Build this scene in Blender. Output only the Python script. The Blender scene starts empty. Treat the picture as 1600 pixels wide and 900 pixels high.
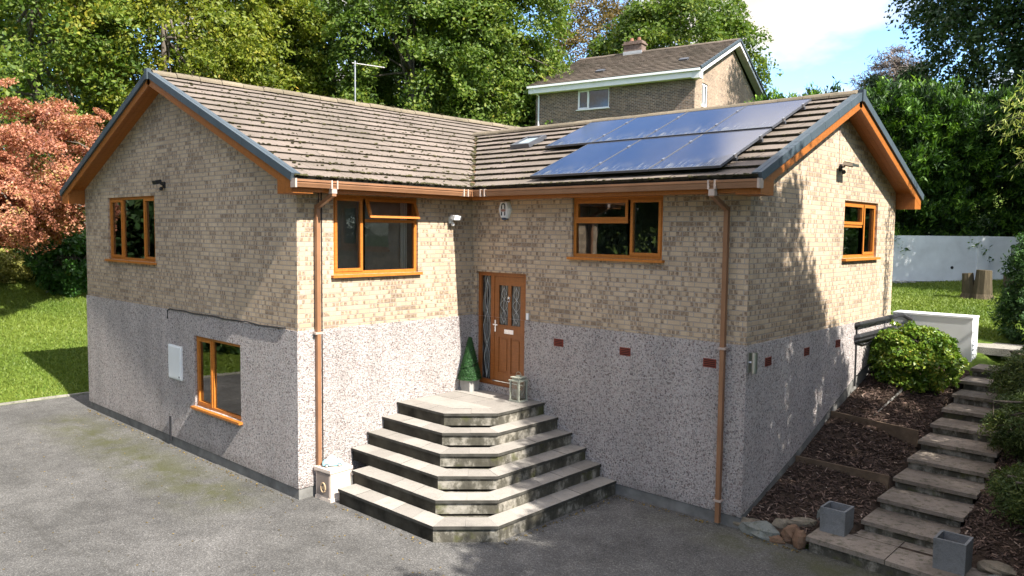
import bpy, math, random
import numpy as np
from mathutils import Vector, Matrix
rad = math.radians
S = bpy.context.scene
COL = S.collection

# ------------------------------------------------------------------ camera
CAM = np.array([10.653, -10.372, 4.267]); FPX = 1219.4
yaw, pit, rol = rad(-42.831), rad(-4.116), rad(0.629)
Fv = np.array([math.sin(yaw)*math.cos(pit), math.cos(yaw)*math.cos(pit), math.sin(pit)])
R0 = np.array([math.cos(yaw), -math.sin(yaw), 0.0]); U0 = np.cross(R0, Fv)
Rv = R0*math.cos(rol)+U0*math.sin(rol); Uv = -R0*math.sin(rol)+U0*math.cos(rol)
cd = bpy.data.cameras.new('camera'); cam = bpy.data.objects.new('camera', cd); COL.objects.link(cam)
M = Matrix.Identity(4)
for i in range(3):
    M[i][0] = Rv[i]; M[i][1] = Uv[i]; M[i][2] = -Fv[i]; M[i][3] = CAM[i]
cam.matrix_world = M
cd.sensor_width = 36; cd.lens = FPX/1600*36; cd.clip_start = 0.1; cd.clip_end = 3000
S.camera = cam

# ------------------------------------------------------------------ light
SUN_EL = math.atan(0.935); SUN_AZ = math.atan2(1.0, -0.075)          # from +X, a touch of -Y
w = bpy.data.worlds.new('World'); S.world = w; w.use_nodes = True
nt = w.node_tree; nt.nodes.clear()
out = nt.nodes.new('ShaderNodeOutputWorld'); bg = nt.nodes.new('ShaderNodeBackground')
sky = nt.nodes.new('ShaderNodeTexSky'); sky.sky_type = 'NISHITA'; sky.sun_disc = False
sky.sun_elevation = SUN_EL; sky.sun_rotation = SUN_AZ; sky.altitude = 50; sky.air_density = 0.8; sky.dust_density = 0.15; sky.ozone_density = 2.0
SKY = 0.15
bg.inputs[1].default_value = SKY
tc = nt.nodes.new('ShaderNodeTexCoord')
mp = nt.nodes.new('ShaderNodeMapping'); mp.inputs['Scale'].default_value = (1.0, 1.0, 2.2); mp.inputs['Location'].default_value = (5.3, 1.2, 0.9)
nz = nt.nodes.new('ShaderNodeTexNoise'); nz.inputs['Scale'].default_value = 3.3; nz.inputs['Detail'].default_value = 9; nz.inputs['Roughness'].default_value = 0.52
rp = nt.nodes.new('ShaderNodeValToRGB'); rp.color_ramp.elements[0].position = 0.455; rp.color_ramp.elements[1].position = 0.56
mx = nt.nodes.new('ShaderNodeMix'); mx.data_type = 'RGBA'
nz2 = nt.nodes.new('ShaderNodeTexNoise'); nz2.inputs['Scale'].default_value = 6; nz2.inputs['Detail'].default_value = 6
rp2 = nt.nodes.new('ShaderNodeValToRGB'); rp2.color_ramp.elements[0].color = (3.7, 3.5, 3.35, 1); rp2.color_ramp.elements[1].color = (6.2, 5.75, 5.3, 1)
rp2.color_ramp.elements[0].position = 0.35; rp2.color_ramp.elements[1].position = 0.62
nt.links.new(tc.outputs['Generated'], mp.inputs['Vector']); nt.links.new(mp.outputs[0], nz.inputs['Vector']); nt.links.new(mp.outputs[0], nz2.inputs['Vector'])
sx = nt.nodes.new('ShaderNodeSeparateXYZ'); nt.links.new(tc.outputs['Generated'], sx.inputs[0])
mr = nt.nodes.new('ShaderNodeMapRange'); mr.inputs[1].default_value = 0.34; mr.inputs[2].default_value = 0.62; mr.inputs[3].default_value = 0.0; mr.inputs[4].default_value = 0.01
nt.links.new(sx.outputs[2], mr.inputs[0]); ad = nt.nodes.new('ShaderNodeMath'); nt.links.new(nz.outputs['Fac'], ad.inputs[0]); nt.links.new(mr.outputs[0], ad.inputs[1])
nt.links.new(ad.outputs[0], rp.inputs['Fac']); nt.links.new(nz2.outputs['Fac'], rp2.inputs['Fac'])
nt.links.new(rp.outputs['Color'], mx.inputs[0]); tn = nt.nodes.new('ShaderNodeMix'); tn.data_type = 'RGBA'; tn.blend_type = 'MULTIPLY'; tn.inputs[0].default_value = 1.0; tn.inputs[7].default_value = (0.84, 0.95, 1.02, 1); nt.links.new(sky.outputs[0], tn.inputs[6]); nt.links.new(tn.outputs[2], mx.inputs[6]); mb2 = nt.nodes.new('ShaderNodeMapRange'); mb2.inputs[1].default_value = 0.30; mb2.inputs[2].default_value = 0.55; mb2.inputs[3].default_value = 0.50; mb2.inputs[4].default_value = 1.15
sx2 = nt.nodes.new('ShaderNodeSeparateXYZ'); nt.links.new(tc.outputs['Generated'], sx2.inputs[0]); nt.links.new(sx2.outputs[2], mb2.inputs[0])
vm = nt.nodes.new('ShaderNodeVectorMath'); vm.operation = 'SCALE'; nt.links.new(rp2.outputs['Color'], vm.inputs[0]); nt.links.new(mb2.outputs[0], vm.inputs['Scale'])
nt.links.new(vm.outputs[0], mx.inputs[7])
nt.links.new(mx.outputs[2], bg.inputs[0]); nt.links.new(bg.outputs[0], out.inputs[0])
sl = bpy.data.lights.new('sun', 'SUN'); sun = bpy.data.objects.new('sun', sl); COL.objects.link(sun)
sl.energy = 4.8; sl.angle = rad(0.53); sl.color = (1.0, 0.95, 0.865)
sd = Vector((math.sin(SUN_AZ)*math.cos(SUN_EL), math.cos(SUN_AZ)*math.cos(SUN_EL), math.sin(SUN_EL)))
sun.rotation_euler = sd.to_track_quat('Z', 'Y').to_euler(); sun.location = (40, -3, 40)
S.view_settings.view_transform = 'Standard'; S.view_settings.look = 'None'; S.view_settings.gamma = 1
S.view_settings.use_curve_mapping = False; S.view_settings.exposure = 1.5
S.cycles.max_bounces = 8; S.cycles.transparent_max_bounces = 16; S.cycles.caustics_reflective = False; S.cycles.caustics_refractive = False

# ------------------------------------------------------------------ helpers
def ray(px, py): return Fv + Rv*(px-800)/FPX - Uv*(py-450)/FPX
def at(px, py, d): return CAM + ray(px, py)*d            # a world point at depth d (metres)

class NT:
    def __init__(s, name, rough=0.8, spec=0.5, metallic=0.0):
        s.m = bpy.data.materials.new(name); s.m.use_nodes = True; s.t = s.m.node_tree
        s.b = s.t.nodes['Principled BSDF']; s.b.inputs['Roughness'].default_value = rough
        s.b.inputs['Specular IOR Level'].default_value = spec; s.b.inputs['Metallic'].default_value = metallic
        s.out = s.t.nodes['Material Output']
    def n(s, typ, **k):
        o = s.t.nodes.new('ShaderNode'+typ)
        for a, v in k.items(): setattr(o, a, v)
        return o
    def l(s, a, b): s.t.links.new(a, b)
    def val(s, node, i, v):
        if hasattr(v, 'is_linked') or isinstance(v, bpy.types.NodeSocket): s.l(v, node.inputs[i])
        else: node.inputs[i].default_value = v
    def math(s, op, a, b=0.0, c=0.0, clamp=False):
        o = s.n('Math', operation=op, use_clamp=clamp); s.val(o, 0, a); s.val(o, 1, b); s.val(o, 2, c); return o.outputs[0]
    def coord(s, kind='Object'): return s.n('TexCoord').outputs[kind]
    def noise(s, vec, scale, detail=4, rough=0.55, dist=0.0):
        o = s.n('TexNoise'); s.l(vec, o.inputs['Vector']); o.inputs['Scale'].default_value = scale; o.inputs['Detail'].default_value = detail
        o.inputs['Roughness'].default_value = rough; o.inputs['Distortion'].default_value = dist; return o.outputs['Fac']
    def mapv(s, vec, scale=(1, 1, 1), loc=(0, 0, 0), rot=(0, 0, 0)):
        o = s.n('Mapping'); s.l(vec, o.inputs[0]); o.inputs['Scale'].default_value = scale; o.inputs['Location'].default_value = loc; o.inputs['Rotation'].default_value = rot; return o.outputs[0]
    def ramp(s, fac, stops, interp='LINEAR'):
        o = s.n('ValToRGB'); s.l(fac, o.inputs[0]); cr = o.color_ramp; cr.interpolation = interp
        while len(cr.elements) < len(stops): cr.elements.new(0.5)
        for e, (p, c) in zip(cr.elements, stops):
            e.position = p; e.color = (c, c, c, 1) if isinstance(c, (int, float)) else (*c, 1)
        return o.outputs[0]
    def mix(s, fac, a, b, blend='MIX'):
        o = s.n('Mix', data_type='RGBA', blend_type=blend)
        for i, v in ((0, fac), (6, a), (7, b)):
            if isinstance(v, bpy.types.NodeSocket): s.l(v, o.inputs[i])
            elif isinstance(v, tuple): o.inputs[i].default_value = (*v, 1)
            else: o.inputs[i].default_value = v
        return o.outputs[2]
    def color(s, c):
        if isinstance(c, tuple): s.b.inputs['Base Color'].default_value = (*c, 1)
        else: s.l(c, s.b.inputs['Base Color'])
    def bump(s, h, strength=0.5, dist=0.01):
        o = s.n('Bump'); o.inputs['Strength'].default_value = strength; o.inputs['Distance'].default_value = dist
        s.l(h, o.inputs['Height']); s.l(o.outputs[0], s.b.inputs['Normal'])

def simple(name, c, rough=0.6, spec=0.5, metallic=0.0, var=0.12, scale=8.0, bump=0.0):
    k = NT(name, rough, spec, metallic); v = k.coord()
    n = k.noise(v, scale, 5)
    lo = tuple(x*(1-var) for x in c); hi = tuple(min(1, x*(1+var)) for x in c)
    k.color(k.ramp(n, [(0.3, lo), (0.7, hi)]))
    if bump: k.bump(k.noise(v, scale*6, 4), bump, 0.01)
    return k.m

def brick_mat(name, c1, c2, cm, cd, dens=0.5, bw=0.225, rh=0.075):
    k = NT(name, 0.9, 0.25); uv = k.coord('UV')
    b = k.n('TexBrick'); k.l(uv, b.inputs['Vector']); b.offset = 0.5; b.offset_frequency = 2; b.squash = 1.0
    for i, v in (('Scale', 1.0), ('Mortar Size', 0.008), ('Mortar Smooth', 0.2), ('Bias', 0.0), ('Brick Width', bw), ('Row Height', rh)): b.inputs[i].default_value = v
    b.inputs['Color1'].default_value = (*c1, 1); b.inputs['Color2'].default_value = (*c2, 1); b.inputs['Mortar'].default_value = (*cm, 1)
    sp = k.n('SeparateXYZ'); k.l(uv, sp.inputs[0])
    r = k.math('FLOOR', k.math('DIVIDE', sp.outputs[1], rh))
    us = k.math('ADD', sp.outputs[0], k.math('MULTIPLY', k.math('PINGPONG', r, 1.0), bw*0.5))
    bi = k.math('FLOOR', k.math('DIVIDE', us, bw))
    wr = k.n('TexWhiteNoise', noise_dimensions='1D'); k.l(r, wr.inputs['W']); half = k.math('DIVIDE', k.math('ADD', us, k.math('MULTIPLY', wr.outputs[0], 0.05)), bw/3.0); ci = k.math('FLOOR', half)
    cb = k.n('CombineXYZ'); k.l(ci, cb.inputs[0]); k.l(r, cb.inputs[1])
    wn = k.n('TexWhiteNoise', noise_dimensions='2D'); k.l(cb.outputs[0], wn.inputs['Vector'])
    cb2 = k.n('CombineXYZ'); k.l(bi, cb2.inputs[0]); k.l(r, cb2.inputs[1]); cb2.inputs[2].default_value = 7.7
    wb = k.n('TexWhiteNoise', noise_dimensions='3D'); k.l(cb2.outputs[0], wb.inputs['Vector'])
    nb = k.noise(uv, 0.9, 3)
    thr = k.math('SUBTRACT', 1.66-dens*0.5, k.math('MULTIPLY', nb, 1.35))
    mk = k.math('GREATER_THAN', wn.outputs[0], thr)
    mkb = k.math('GREATER_THAN', wb.outputs[0], k.math('ADD', k.math('MULTIPLY', thr, 0.30), 0.745))
    soft = k.ramp(k.math('ABSOLUTE', k.math('SUBTRACT', k.math('FRACT', half), 0.5)), [(0.30, 1.0), (0.42, 0.0)])
    mk = k.math('MULTIPLY', mk, soft)
    mk = k.math('MAXIMUM', mk, mkb)
    mk = k.math('MULTIPLY', mk, k.math('SUBTRACT', 1.0, b.outputs['Fac']))
    mk = k.math('MULTIPLY', mk, k.ramp(k.noise(uv, 23, 3), [(0.3, 0.15), (0.66, 0.9)]))
    sh = k.mix(k.math('MULTIPLY', wb.outputs[0], 0.30), b.outputs['Color'], tuple(x*0.55 for x in c2))
    col = k.mix(mk, sh, cd)
    g = k.ramp(k.noise(uv, 60, 4), [(0.3, 0.86), (0.7, 1.08)])
    col = k.mix(1.0, col, g, 'MULTIPLY')
    big = k.ramp(k.noise(uv, 0.55, 4), [(0.3, 0.80), (0.65, 1.04)])
    k.color(k.mix(1.0, col, big, 'MULTIPLY'))
    h = k.math('ADD', k.math('MULTIPLY', k.math('SUBTRACT', 1.0, b.outputs['Fac']), 1.3), k.math('MULTIPLY', k.noise(uv, 90, 3), 0.35))
    k.bump(h, 0.9, 0.006)
    return k.m

def pebble_mat():
    k = NT('pebbledash', 0.85, 0.3); v = k.coord()
    v1 = k.n('TexVoronoi', feature='F1'); k.l(v, v1.inputs['Vector']); v1.inputs['Scale'].default_value = 75
    v2 = k.n('TexVoronoi', feature='F1'); k.l(v, v2.inputs['Vector']); v2.inputs['Scale'].default_value = 46
    s1 = k.n('SeparateColor'); k.l(v1.outputs['Color'], s1.inputs[0]); s2 = k.n('SeparateColor'); k.l(v2.outputs['Color'], s2.inputs[0])
    st = [(0.0, (0.88, 0.815, 0.78)), (0.54, (0.78, 0.68, 0.645)), (0.74, (0.50, 0.375, 0.345)), (0.86, (0.22, 0.15, 0.135)), (0.95, (0.06, 0.052, 0.05))]
    a = k.ramp(s1.outputs[0], st, 'CONSTANT'); c = k.ramp(s2.outputs[1], st, 'CONSTANT')
    m = k.mix(0.5, a, c)
    st2 = k.ramp(k.noise(k.mapv(v, (1.4, 1.4, 0.35)), 1.3, 4), [(0.35, 0.88), (0.65, 1.05)])
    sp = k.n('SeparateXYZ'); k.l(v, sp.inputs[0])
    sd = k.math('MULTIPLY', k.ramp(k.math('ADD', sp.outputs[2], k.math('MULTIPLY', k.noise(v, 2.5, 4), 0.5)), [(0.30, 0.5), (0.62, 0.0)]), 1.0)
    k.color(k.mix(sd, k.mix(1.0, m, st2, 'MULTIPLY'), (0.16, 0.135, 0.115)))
    h = k.math('ADD', k.math('MULTIPLY', v1.outputs['Distance'], -1.6), k.math('MULTIPLY', k.noise(v, 17, 4, 0.65), 2.6))
    k.bump(h, 1.0, 0.04)
    return k.m

def tile_mat(name, c, rot=0.0):
    k = NT(name, 0.93, 0.2); v = k.coord()
    n1 = k.noise(v, 1.1, 5); n2 = k.noise(v, 9, 5, 0.65); n3 = k.noise(v, 46, 3)
    base = k.mix(k.ramp(n1, [(0.35, 0.0), (0.7, 1.0)]), tuple(x*0.86 for x in c), tuple(x*1.1 for x in c))
    at_ = k.n('Attribute', attribute_name='tint'); tv = k.math('ADD', k.math('MULTIPLY', at_.outputs['Fac'], 0.2), 0.9)
    base = k.mix(1.0, base, tv, 'MULTIPLY')
    base = k.mix(1.0, base, k.ramp(n3, [(0.3, 0.85), (0.7, 1.1)]), 'MULTIPLY')
    base = k.mix(k.ramp(k.noise(v, 0.45, 6, 0.7), [(0.42, 0.0), (0.66, 0.45)]), base, (0.085, 0.075, 0.055))
    moss = k.ramp(n2, [(0.60, 0.0), (0.68, 0.7)])
    base = k.mix(moss, base, (0.075, 0.07, 0.045))
    k.color(base); k.bump(k.math('ADD', n3, n2), 0.5, 0.01)
    return k.m

def asphalt_mat():
    k = NT('asphalt', 0.92, 0.3); v = k.coord()
    f = k.noise(v, 60, 3, 0.7); c = k.noise(v, 0.35, 5, 0.6); m = k.noise(v, 2.2, 6, 0.65)
    v1 = k.n('TexVoronoi', feature='F1'); k.l(v, v1.inputs['Vector']); v1.inputs['Scale'].default_value = 75
    s1 = k.n('SeparateColor'); k.l(v1.outputs['Color'], s1.inputs[0])
    col = k.mix(k.ramp(c, [(0.35, 0.0), (0.65, 1.0)]), (0.080, 0.077, 0.073), (0.125, 0.120, 0.114))
    col = k.mix(1.0, col, k.ramp(m, [(0.3, 0.72), (0.62, 1.08)]), 'MULTIPLY')
    col = k.mix(1.0, col, k.ramp(s1.outputs[0], [(0.0, 0.62), (0.5, 0.95), (0.9, 1.35), (1.0, 1.9)]), 'MULTIPLY')
    sp0 = k.n('SeparateXYZ'); k.l(v, sp0.inputs[0])
    jl = k.math('ABSOLUTE', k.math('ADD', k.math('ADD', sp0.outputs[1], k.math('MULTIPLY', sp0.outputs[0], -0.12)), k.math('ADD', 6.6, k.math('MULTIPLY', k.noise(v, 1.2, 4), 0.5))))
    col = k.mix(k.math('MULTIPLY', k.ramp(jl, [(0.010, 0.4), (0.05, 0.0)]), k.ramp(k.noise(v, 5, 4), [(0.35, 0.2), (0.6, 1.0)])), col, (0.035, 0.033, 0.028))
    # moss along the gable and along the steps: patches with their own shape
    sp = k.n('SeparateXYZ'); k.l(v, sp.inputs[0])
    d1 = k.math('ABSOLUTE', k.math('ADD', sp.outputs[1], 4.62))
    mm = k.math('SUBTRACT', 1.0, k.math('DIVIDE', d1, 0.9), clamp=True)
    lim = k.math('MULTIPLY', k.ramp(k.math('DIVIDE', k.math('ADD', sp.outputs[0], 9.0), 9.5), [(0.0, 0.0), (0.12, 1.0), (0.85, 1.0), (0.95, 0.0)]), mm)
    d2 = k.math('SUBTRACT', 1.0, k.math('DIVIDE', k.math('ABSOLUTE', k.math('ADD', sp.outputs[1], 0.45)), 0.6), clamp=True)
    lim2 = k.math('MULTIPLY', d2, k.ramp(k.math('DIVIDE', sp.outputs[0], 10.0), [(0.40, 0.0), (0.62, 1.0), (0.82, 1.0), (0.95, 0.3)]))
    ms = k.math('MULTIPLY', k.math('MAXIMUM', lim, lim2), k.ramp(k.noise(v, 1.5, 6, 0.7), [(0.36, 0.0), (0.58, 1.0)]))
    col = k.mix(k.math('MULTIPLY', ms, 0.85), col, (0.058, 0.060, 0.022))
    k.color(col); k.bump(k.math('ADD', k.math('MULTIPLY', v1.outputs['Distance'], -1.0), f), 0.7, 0.008)
    return k.m

def grass_mat():
    k = NT('grass', 0.9, 0.2); v = k.coord()
    a = k.noise(v, 0.5, 5); b = k.noise(v, 7, 5, 0.7); c = k.noise(v, 45, 3)
    col = k.mix(k.ramp(a, [(0.35, 0.0), (0.65, 1.0)]), (0.085, 0.145, 0.016), (0.15, 0.21, 0.028))
    col = k.mix(1.0, col, k.ramp(b, [(0.3, 0.7), (0.7, 1.2)]), 'MULTIPLY')
    col = k.mix(1.0, col, k.ramp(c, [(0.25, 0.6), (0.7, 1.25)]), 'MULTIPLY')
    k.color(col); k.bump(k.math('ADD', b, c), 1.0, 0.05)
    return k.m

def leaf_mat(name, stops, trans=0.35, rough=0.55):
    k = NT(name, rough, 0.35); a = k.n('Attribute', attribute_name='tint')
    col = k.ramp(a.outputs['Fac'], stops)
    k.color(col)
    tr = k.n('BsdfTranslucent'); tc_ = k.mix(1.0, col, (1.25, 1.35, 0.7), 'MULTIPLY'); k.l(tc_, tr.inputs[0])
    ms = k.n('MixShader'); ms.inputs[0].default_value = trans
    k.l(k.b.outputs[0], ms.inputs[1]); k.l(tr.outputs[0], ms.inputs[2]); k.l(ms.outputs[0], k.out.inputs[0])
    return k.m

def bark_mat(name, c):
    k = NT(name, 0.9, 0.2); v = k.coord()
    n = k.noise(k.mapv(v, (6, 6, 1.2)), 2.5, 6, 0.7)
    k.color(k.ramp(n, [(0.3, tuple(x*0.5 for x in c)), (0.7, c)])); k.bump(n, 0.8, 0.03)
    return k.m

def glass_mat(name, tint=(0.75, 0.8, 0.78)):
    k = NT(name); fr = k.n('Fresnel'); fr.inputs[0].default_value = 1.6
    g = k.n('BsdfGlossy'); g.inputs['Roughness'].default_value = 0.015; t = k.n('BsdfTransparent'); t.inputs[0].default_value = (*tint, 1)
    nb = k.n('Bump'); nb.inputs['Strength'].default_value = 0.12; nb.inputs['Distance'].default_value = 0.01
    k.l(k.noise(k.coord(), 1.6, 2), nb.inputs['Height']); k.l(nb.outputs[0], g.inputs['Normal'])
    ms = k.n('MixShader'); k.l(k.math('ADD', k.math('MULTIPLY', fr.outputs[0], 1.3), 0.06, clamp=True), ms.inputs[0])
    k.l(t.outputs[0], ms.inputs[1]); k.l(g.outputs[0], ms.inputs[2]); k.l(ms.outputs[0], k.out.inputs[0])
    return k.m

def concrete_mat(name, c, moss=0.5, dark=0.5):
    k = NT(name, 0.9, 0.25); v = k.coord()
    a = k.noise(v, 1.7, 5, 0.6); b = k.noise(v, 11, 5, 0.7); f = k.noise(v, 80, 3)
    at_ = k.n('Attribute', attribute_name='tint')
    col = k.mix(k.ramp(a, [(0.35, 0.0), (0.65, 1.0)]), tuple(x*(1-dark*0.45) for x in c), c)
    col = k.mix(1.0, col, k.math('ADD', k.math('MULTIPLY', at_.outputs['Fac'], 0.3), 0.85), 'MULTIPLY')
    col = k.mix(1.0, col, k.ramp(f, [(0.3, 0.82), (0.7, 1.12)]), 'MULTIPLY')
    st = k.ramp(b, [(0.50, 0.0), (0.68, moss)])
    col = k.mix(st, col, (0.055, 0.055, 0.03))
    k.color(col); k.bump(k.math('ADD', b, f), 0.5, 0.01)
    return k.m

def riser_mat():
    k = NT('stained_concrete', 0.92, 0.2); v = k.coord()
    a = k.noise(k.mapv(v, (1.6, 1.6, 0.9)), 2.2, 6, 0.7); b = k.noise(k.mapv(v, (1, 1, 1.5)), 7, 5, 0.7); g = k.noise(v, 3.1, 4)
    col = k.ramp(a, [(0.28, (0.028, 0.025, 0.020)), (0.48, (0.085, 0.078, 0.062)), (0.56, (0.24, 0.22, 0.185)), (0.75, (0.36, 0.33, 0.29))])
    col = k.mix(k.ramp(b, [(0.45, 0.0), (0.65, 0.8)]), col, (0.06, 0.055, 0.04))
    col = k.mix(k.ramp(g, [(0.58, 0.0), (0.68, 0.6)]), col, (0.075, 0.078, 0.022))
    k.color(col); k.bump(k.math('ADD', a, b), 0.6, 0.015)
    return k.m

def wood_frame(name, c):
    k = NT(name, 0.42, 0.4); v = k.coord()
    n = k.noise(k.mapv(v, (3, 3, 22)), 3, 4); n2 = k.noise(k.mapv(v, (22, 22, 3)), 2, 4)
    m = k.math('MULTIPLY', k.math('ADD', n, n2), 0.5)
    k.color(k.ramp(m, [(0.38, tuple(x*0.78 for x in c)), (0.62, tuple(x*1.1 for x in c))])); return k.m

def panel_mat():
    k = NT('solar_glass', 0.12, 0.2); v = k.coord()
    sp = k.n('SeparateXYZ'); k.l(v, sp.inputs[0])
    # pale lichen and dirt washed down to each panel's lower edge (local y up the slope)
    st = k.noise(k.mapv(v, (16, 1.3, 1), rot=(0, 0, 0.12)), 2.2, 5, 0.65)
    low = k.ramp(sp.outputs[1], [(0.0, 1.0), (0.16, 0.9), (0.42, 0.25), (0.7, 0.0)])
    d = k.math('MULTIPLY', low, k.ramp(st, [(0.50, 0.0), (0.76, 0.9)]))
    oi = k.n('ObjectInfo')
    haze = k.ramp(k.noise(v, 3, 4), [(0.3, 0.01), (0.7, 0.05)])
    cells = k.n('TexBrick'); k.l(v, cells.inputs[0]); cells.offset = 0.0
    for i, q in (('Scale', 1.0), ('Mortar Size', 0.003), ('Brick Width', 0.155), ('Row Height', 0.155)): cells.inputs[i].default_value = q
    cells.inputs['Color1'].default_value = (0.008, 0.017, 0.052, 1); cells.inputs['Color2'].default_value = (0.010, 0.020, 0.060, 1); cells.inputs['Mortar'].default_value = (0.02, 0.025, 0.05, 1)
    col = k.mix(haze, cells.outputs[0], (0.16, 0.18, 0.24))
    col = k.mix(k.math('MULTIPLY', d, 0.5), col, (0.42, 0.44, 0.38))
    k.color(col); k.l(k.ramp(d, [(0.0, 0.10), (1.0, 0.7)]), k.b.inputs['Roughness'])
    return k.m

MT = dict(
    riser_shade=simple('shaded_riser_concrete', (0.040, 0.036, 0.028), 0.95, 0.1, var=0.6, scale=3, bump=0.4),  # shade on the drive-facing risers, painted in as a darker concrete
    brick=brick_mat('buff_brick', (0.55, 0.42, 0.285), (0.485, 0.365, 0.245), (0.35, 0.31, 0.27), (0.155, 0.105, 0.075), 0.74),
    brick2=brick_mat('brown_brick', (0.27, 0.18, 0.125), (0.15, 0.10, 0.08), (0.46, 0.42, 0.36), (0.05, 0.045, 0.045), 0.9),
    pebble=pebble_mat(),
    plinth=simple('plinth_render', (0.16, 0.155, 0.145), 0.9, 0.2, var=0.3, scale=4, bump=0.3),
    tile=tile_mat('concrete_tile', (0.185, 0.150, 0.126)), tile2=tile_mat('brown_tile', (0.165, 0.13, 0.105)),
    under=simple('underlay', (0.015, 0.014, 0.012), 0.95, 0.1),
    tile_edge=simple('mossy_shaded_tile_edge', (0.045, 0.040, 0.028), 0.95, 0.1, var=0.5, scale=12),  # moss and the shadow under each tile lip, both in this dark colour
    moss=simple('moss', (0.060, 0.055, 0.026), 0.95, 0.1, var=0.6, scale=3, bump=0.6),
    ridge=tile_mat('ridge_tile', (0.19, 0.155, 0.11)),
    verge=simple('verge_cap', (0.048, 0.066, 0.080), 0.55, 0.4, var=0.12, scale=3),
    upvc=wood_frame('golden_oak', (0.44, 0.15, 0.024)),
    upvcd=wood_frame('brown_board', (0.32, 0.105, 0.020)),
    gutter=simple('brown_gutter', (0.25, 0.125, 0.065), 0.35, 0.45, var=0.12, scale=3),
    clip=simple('pale_clip', (0.42, 0.33, 0.28), 0.45, 0.4),
    glass=glass_mat('window_glass'),
    room=simple('room_wall', (0.30, 0.285, 0.265), 0.9, 0.1),
    white=simple('white_plastic', (0.72, 0.73, 0.73), 0.45, 0.4, var=0.05, scale=3),
    whitep=simple('white_paint', (0.62, 0.64, 0.64), 0.7, 0.3, var=0.12, scale=2, bump=0.3),
    black=simple('black_plastic', (0.015, 0.015, 0.017), 0.5, 0.4),
    chrome=simple('chrome', (0.7, 0.7, 0.7), 0.18, 0.5, 1.0, var=0.03),
    steel=simple('brushed_steel', (0.5, 0.5, 0.5), 0.35, 0.5, 1.0, var=0.05),
    alu=simple('panel_frame', (0.10, 0.105, 0.12), 0.45, 0.5, 0.5),
    panel=panel_mat(), asphalt=asphalt_mat(), grass=grass_mat(),
    slab=concrete_mat('paving_slab', (0.31, 0.285, 0.255), 0.15, 0.35),
    nose=simple('slab_edge', (0.05, 0.047, 0.04), 0.9, 0.2, var=0.4, scale=6),
    riser=riser_mat(),
    gstep=concrete_mat('old_concrete', (0.27, 0.225, 0.185), 0.8, 0.9),
    kerb=concrete_mat('kerb_concrete', (0.30, 0.28, 0.24), 0.5, 0.6),
    airb=simple('terracotta', (0.20, 0.045, 0.03), 0.85, 0.2, var=0.2),
    pot=concrete_mat('zinc_grey', (0.20, 0.205, 0.21), 0.3, 0.5),
    cream=simple('cream_stone', (0.60, 0.50, 0.42), 0.7, 0.3, var=0.1),
    boxface=simple('brown_grey_face', (0.22, 0.18, 0.155), 0.7, 0.3, var=0.15),
    soil=simple('dark_soil', (0.045, 0.032, 0.024), 0.95, 0.1, var=0.5, scale=9, bump=1.0),
    chip=leaf_mat('bark_chip', [(0.0, (0.03, 0.019, 0.015)), (0.5, (0.10, 0.062, 0.048)), (0.85, (0.22, 0.145, 0.11)), (1.0, (0.55, 0.43, 0.34))], 0.0, 0.85),
    timber=simple('weathered_timber', (0.13, 0.09, 0.06), 0.9, 0.2, var=0.35, scale=5, bump=0.4),
    stone=concrete_mat('rubble_stone', (0.24, 0.20, 0.15), 0.55, 0.8), stone2=concrete_mat('rust_stone', (0.21, 0.125, 0.08), 0.4, 0.8), stone3=concrete_mat('grey_stone', (0.20, 0.21, 0.19), 0.6, 0.8),
    stump=bark_mat('stump_bark', (0.10, 0.078, 0.048)), bark=bark_mat('bark', (0.16, 0.135, 0.11)), barkl=bark_mat('pale_bark', (0.34, 0.31, 0.27)),
    gravel=simple('gravel', (0.30, 0.28, 0.24), 0.9, 0.2, var=0.6, scale=60, bump=1.0),
    sage=simple('sage_metal', (0.36, 0.37, 0.30), 0.55, 0.4, var=0.12),
    blue=simple('sky_blue_enamel', (0.30, 0.58, 0.66), 0.3, 0.5), offw=simple('white_enamel', (0.78, 0.78, 0.76), 0.3, 0.5),
    candle=simple('wax', (0.75, 0.70, 0.58), 0.6, 0.4), lead=simple('leading', (0.45, 0.45, 0.43), 0.3, 0.5),
    navy=simple('navy_plastic', (0.02, 0.05, 0.11), 0.4, 0.5), terra=simple('clay_pot', (0.42, 0.12, 0.06), 0.8, 0.2),
    redbar=simple('grey_red_print', (0.33, 0.20, 0.17), 0.6, 0.3),
)
G = MT
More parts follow.
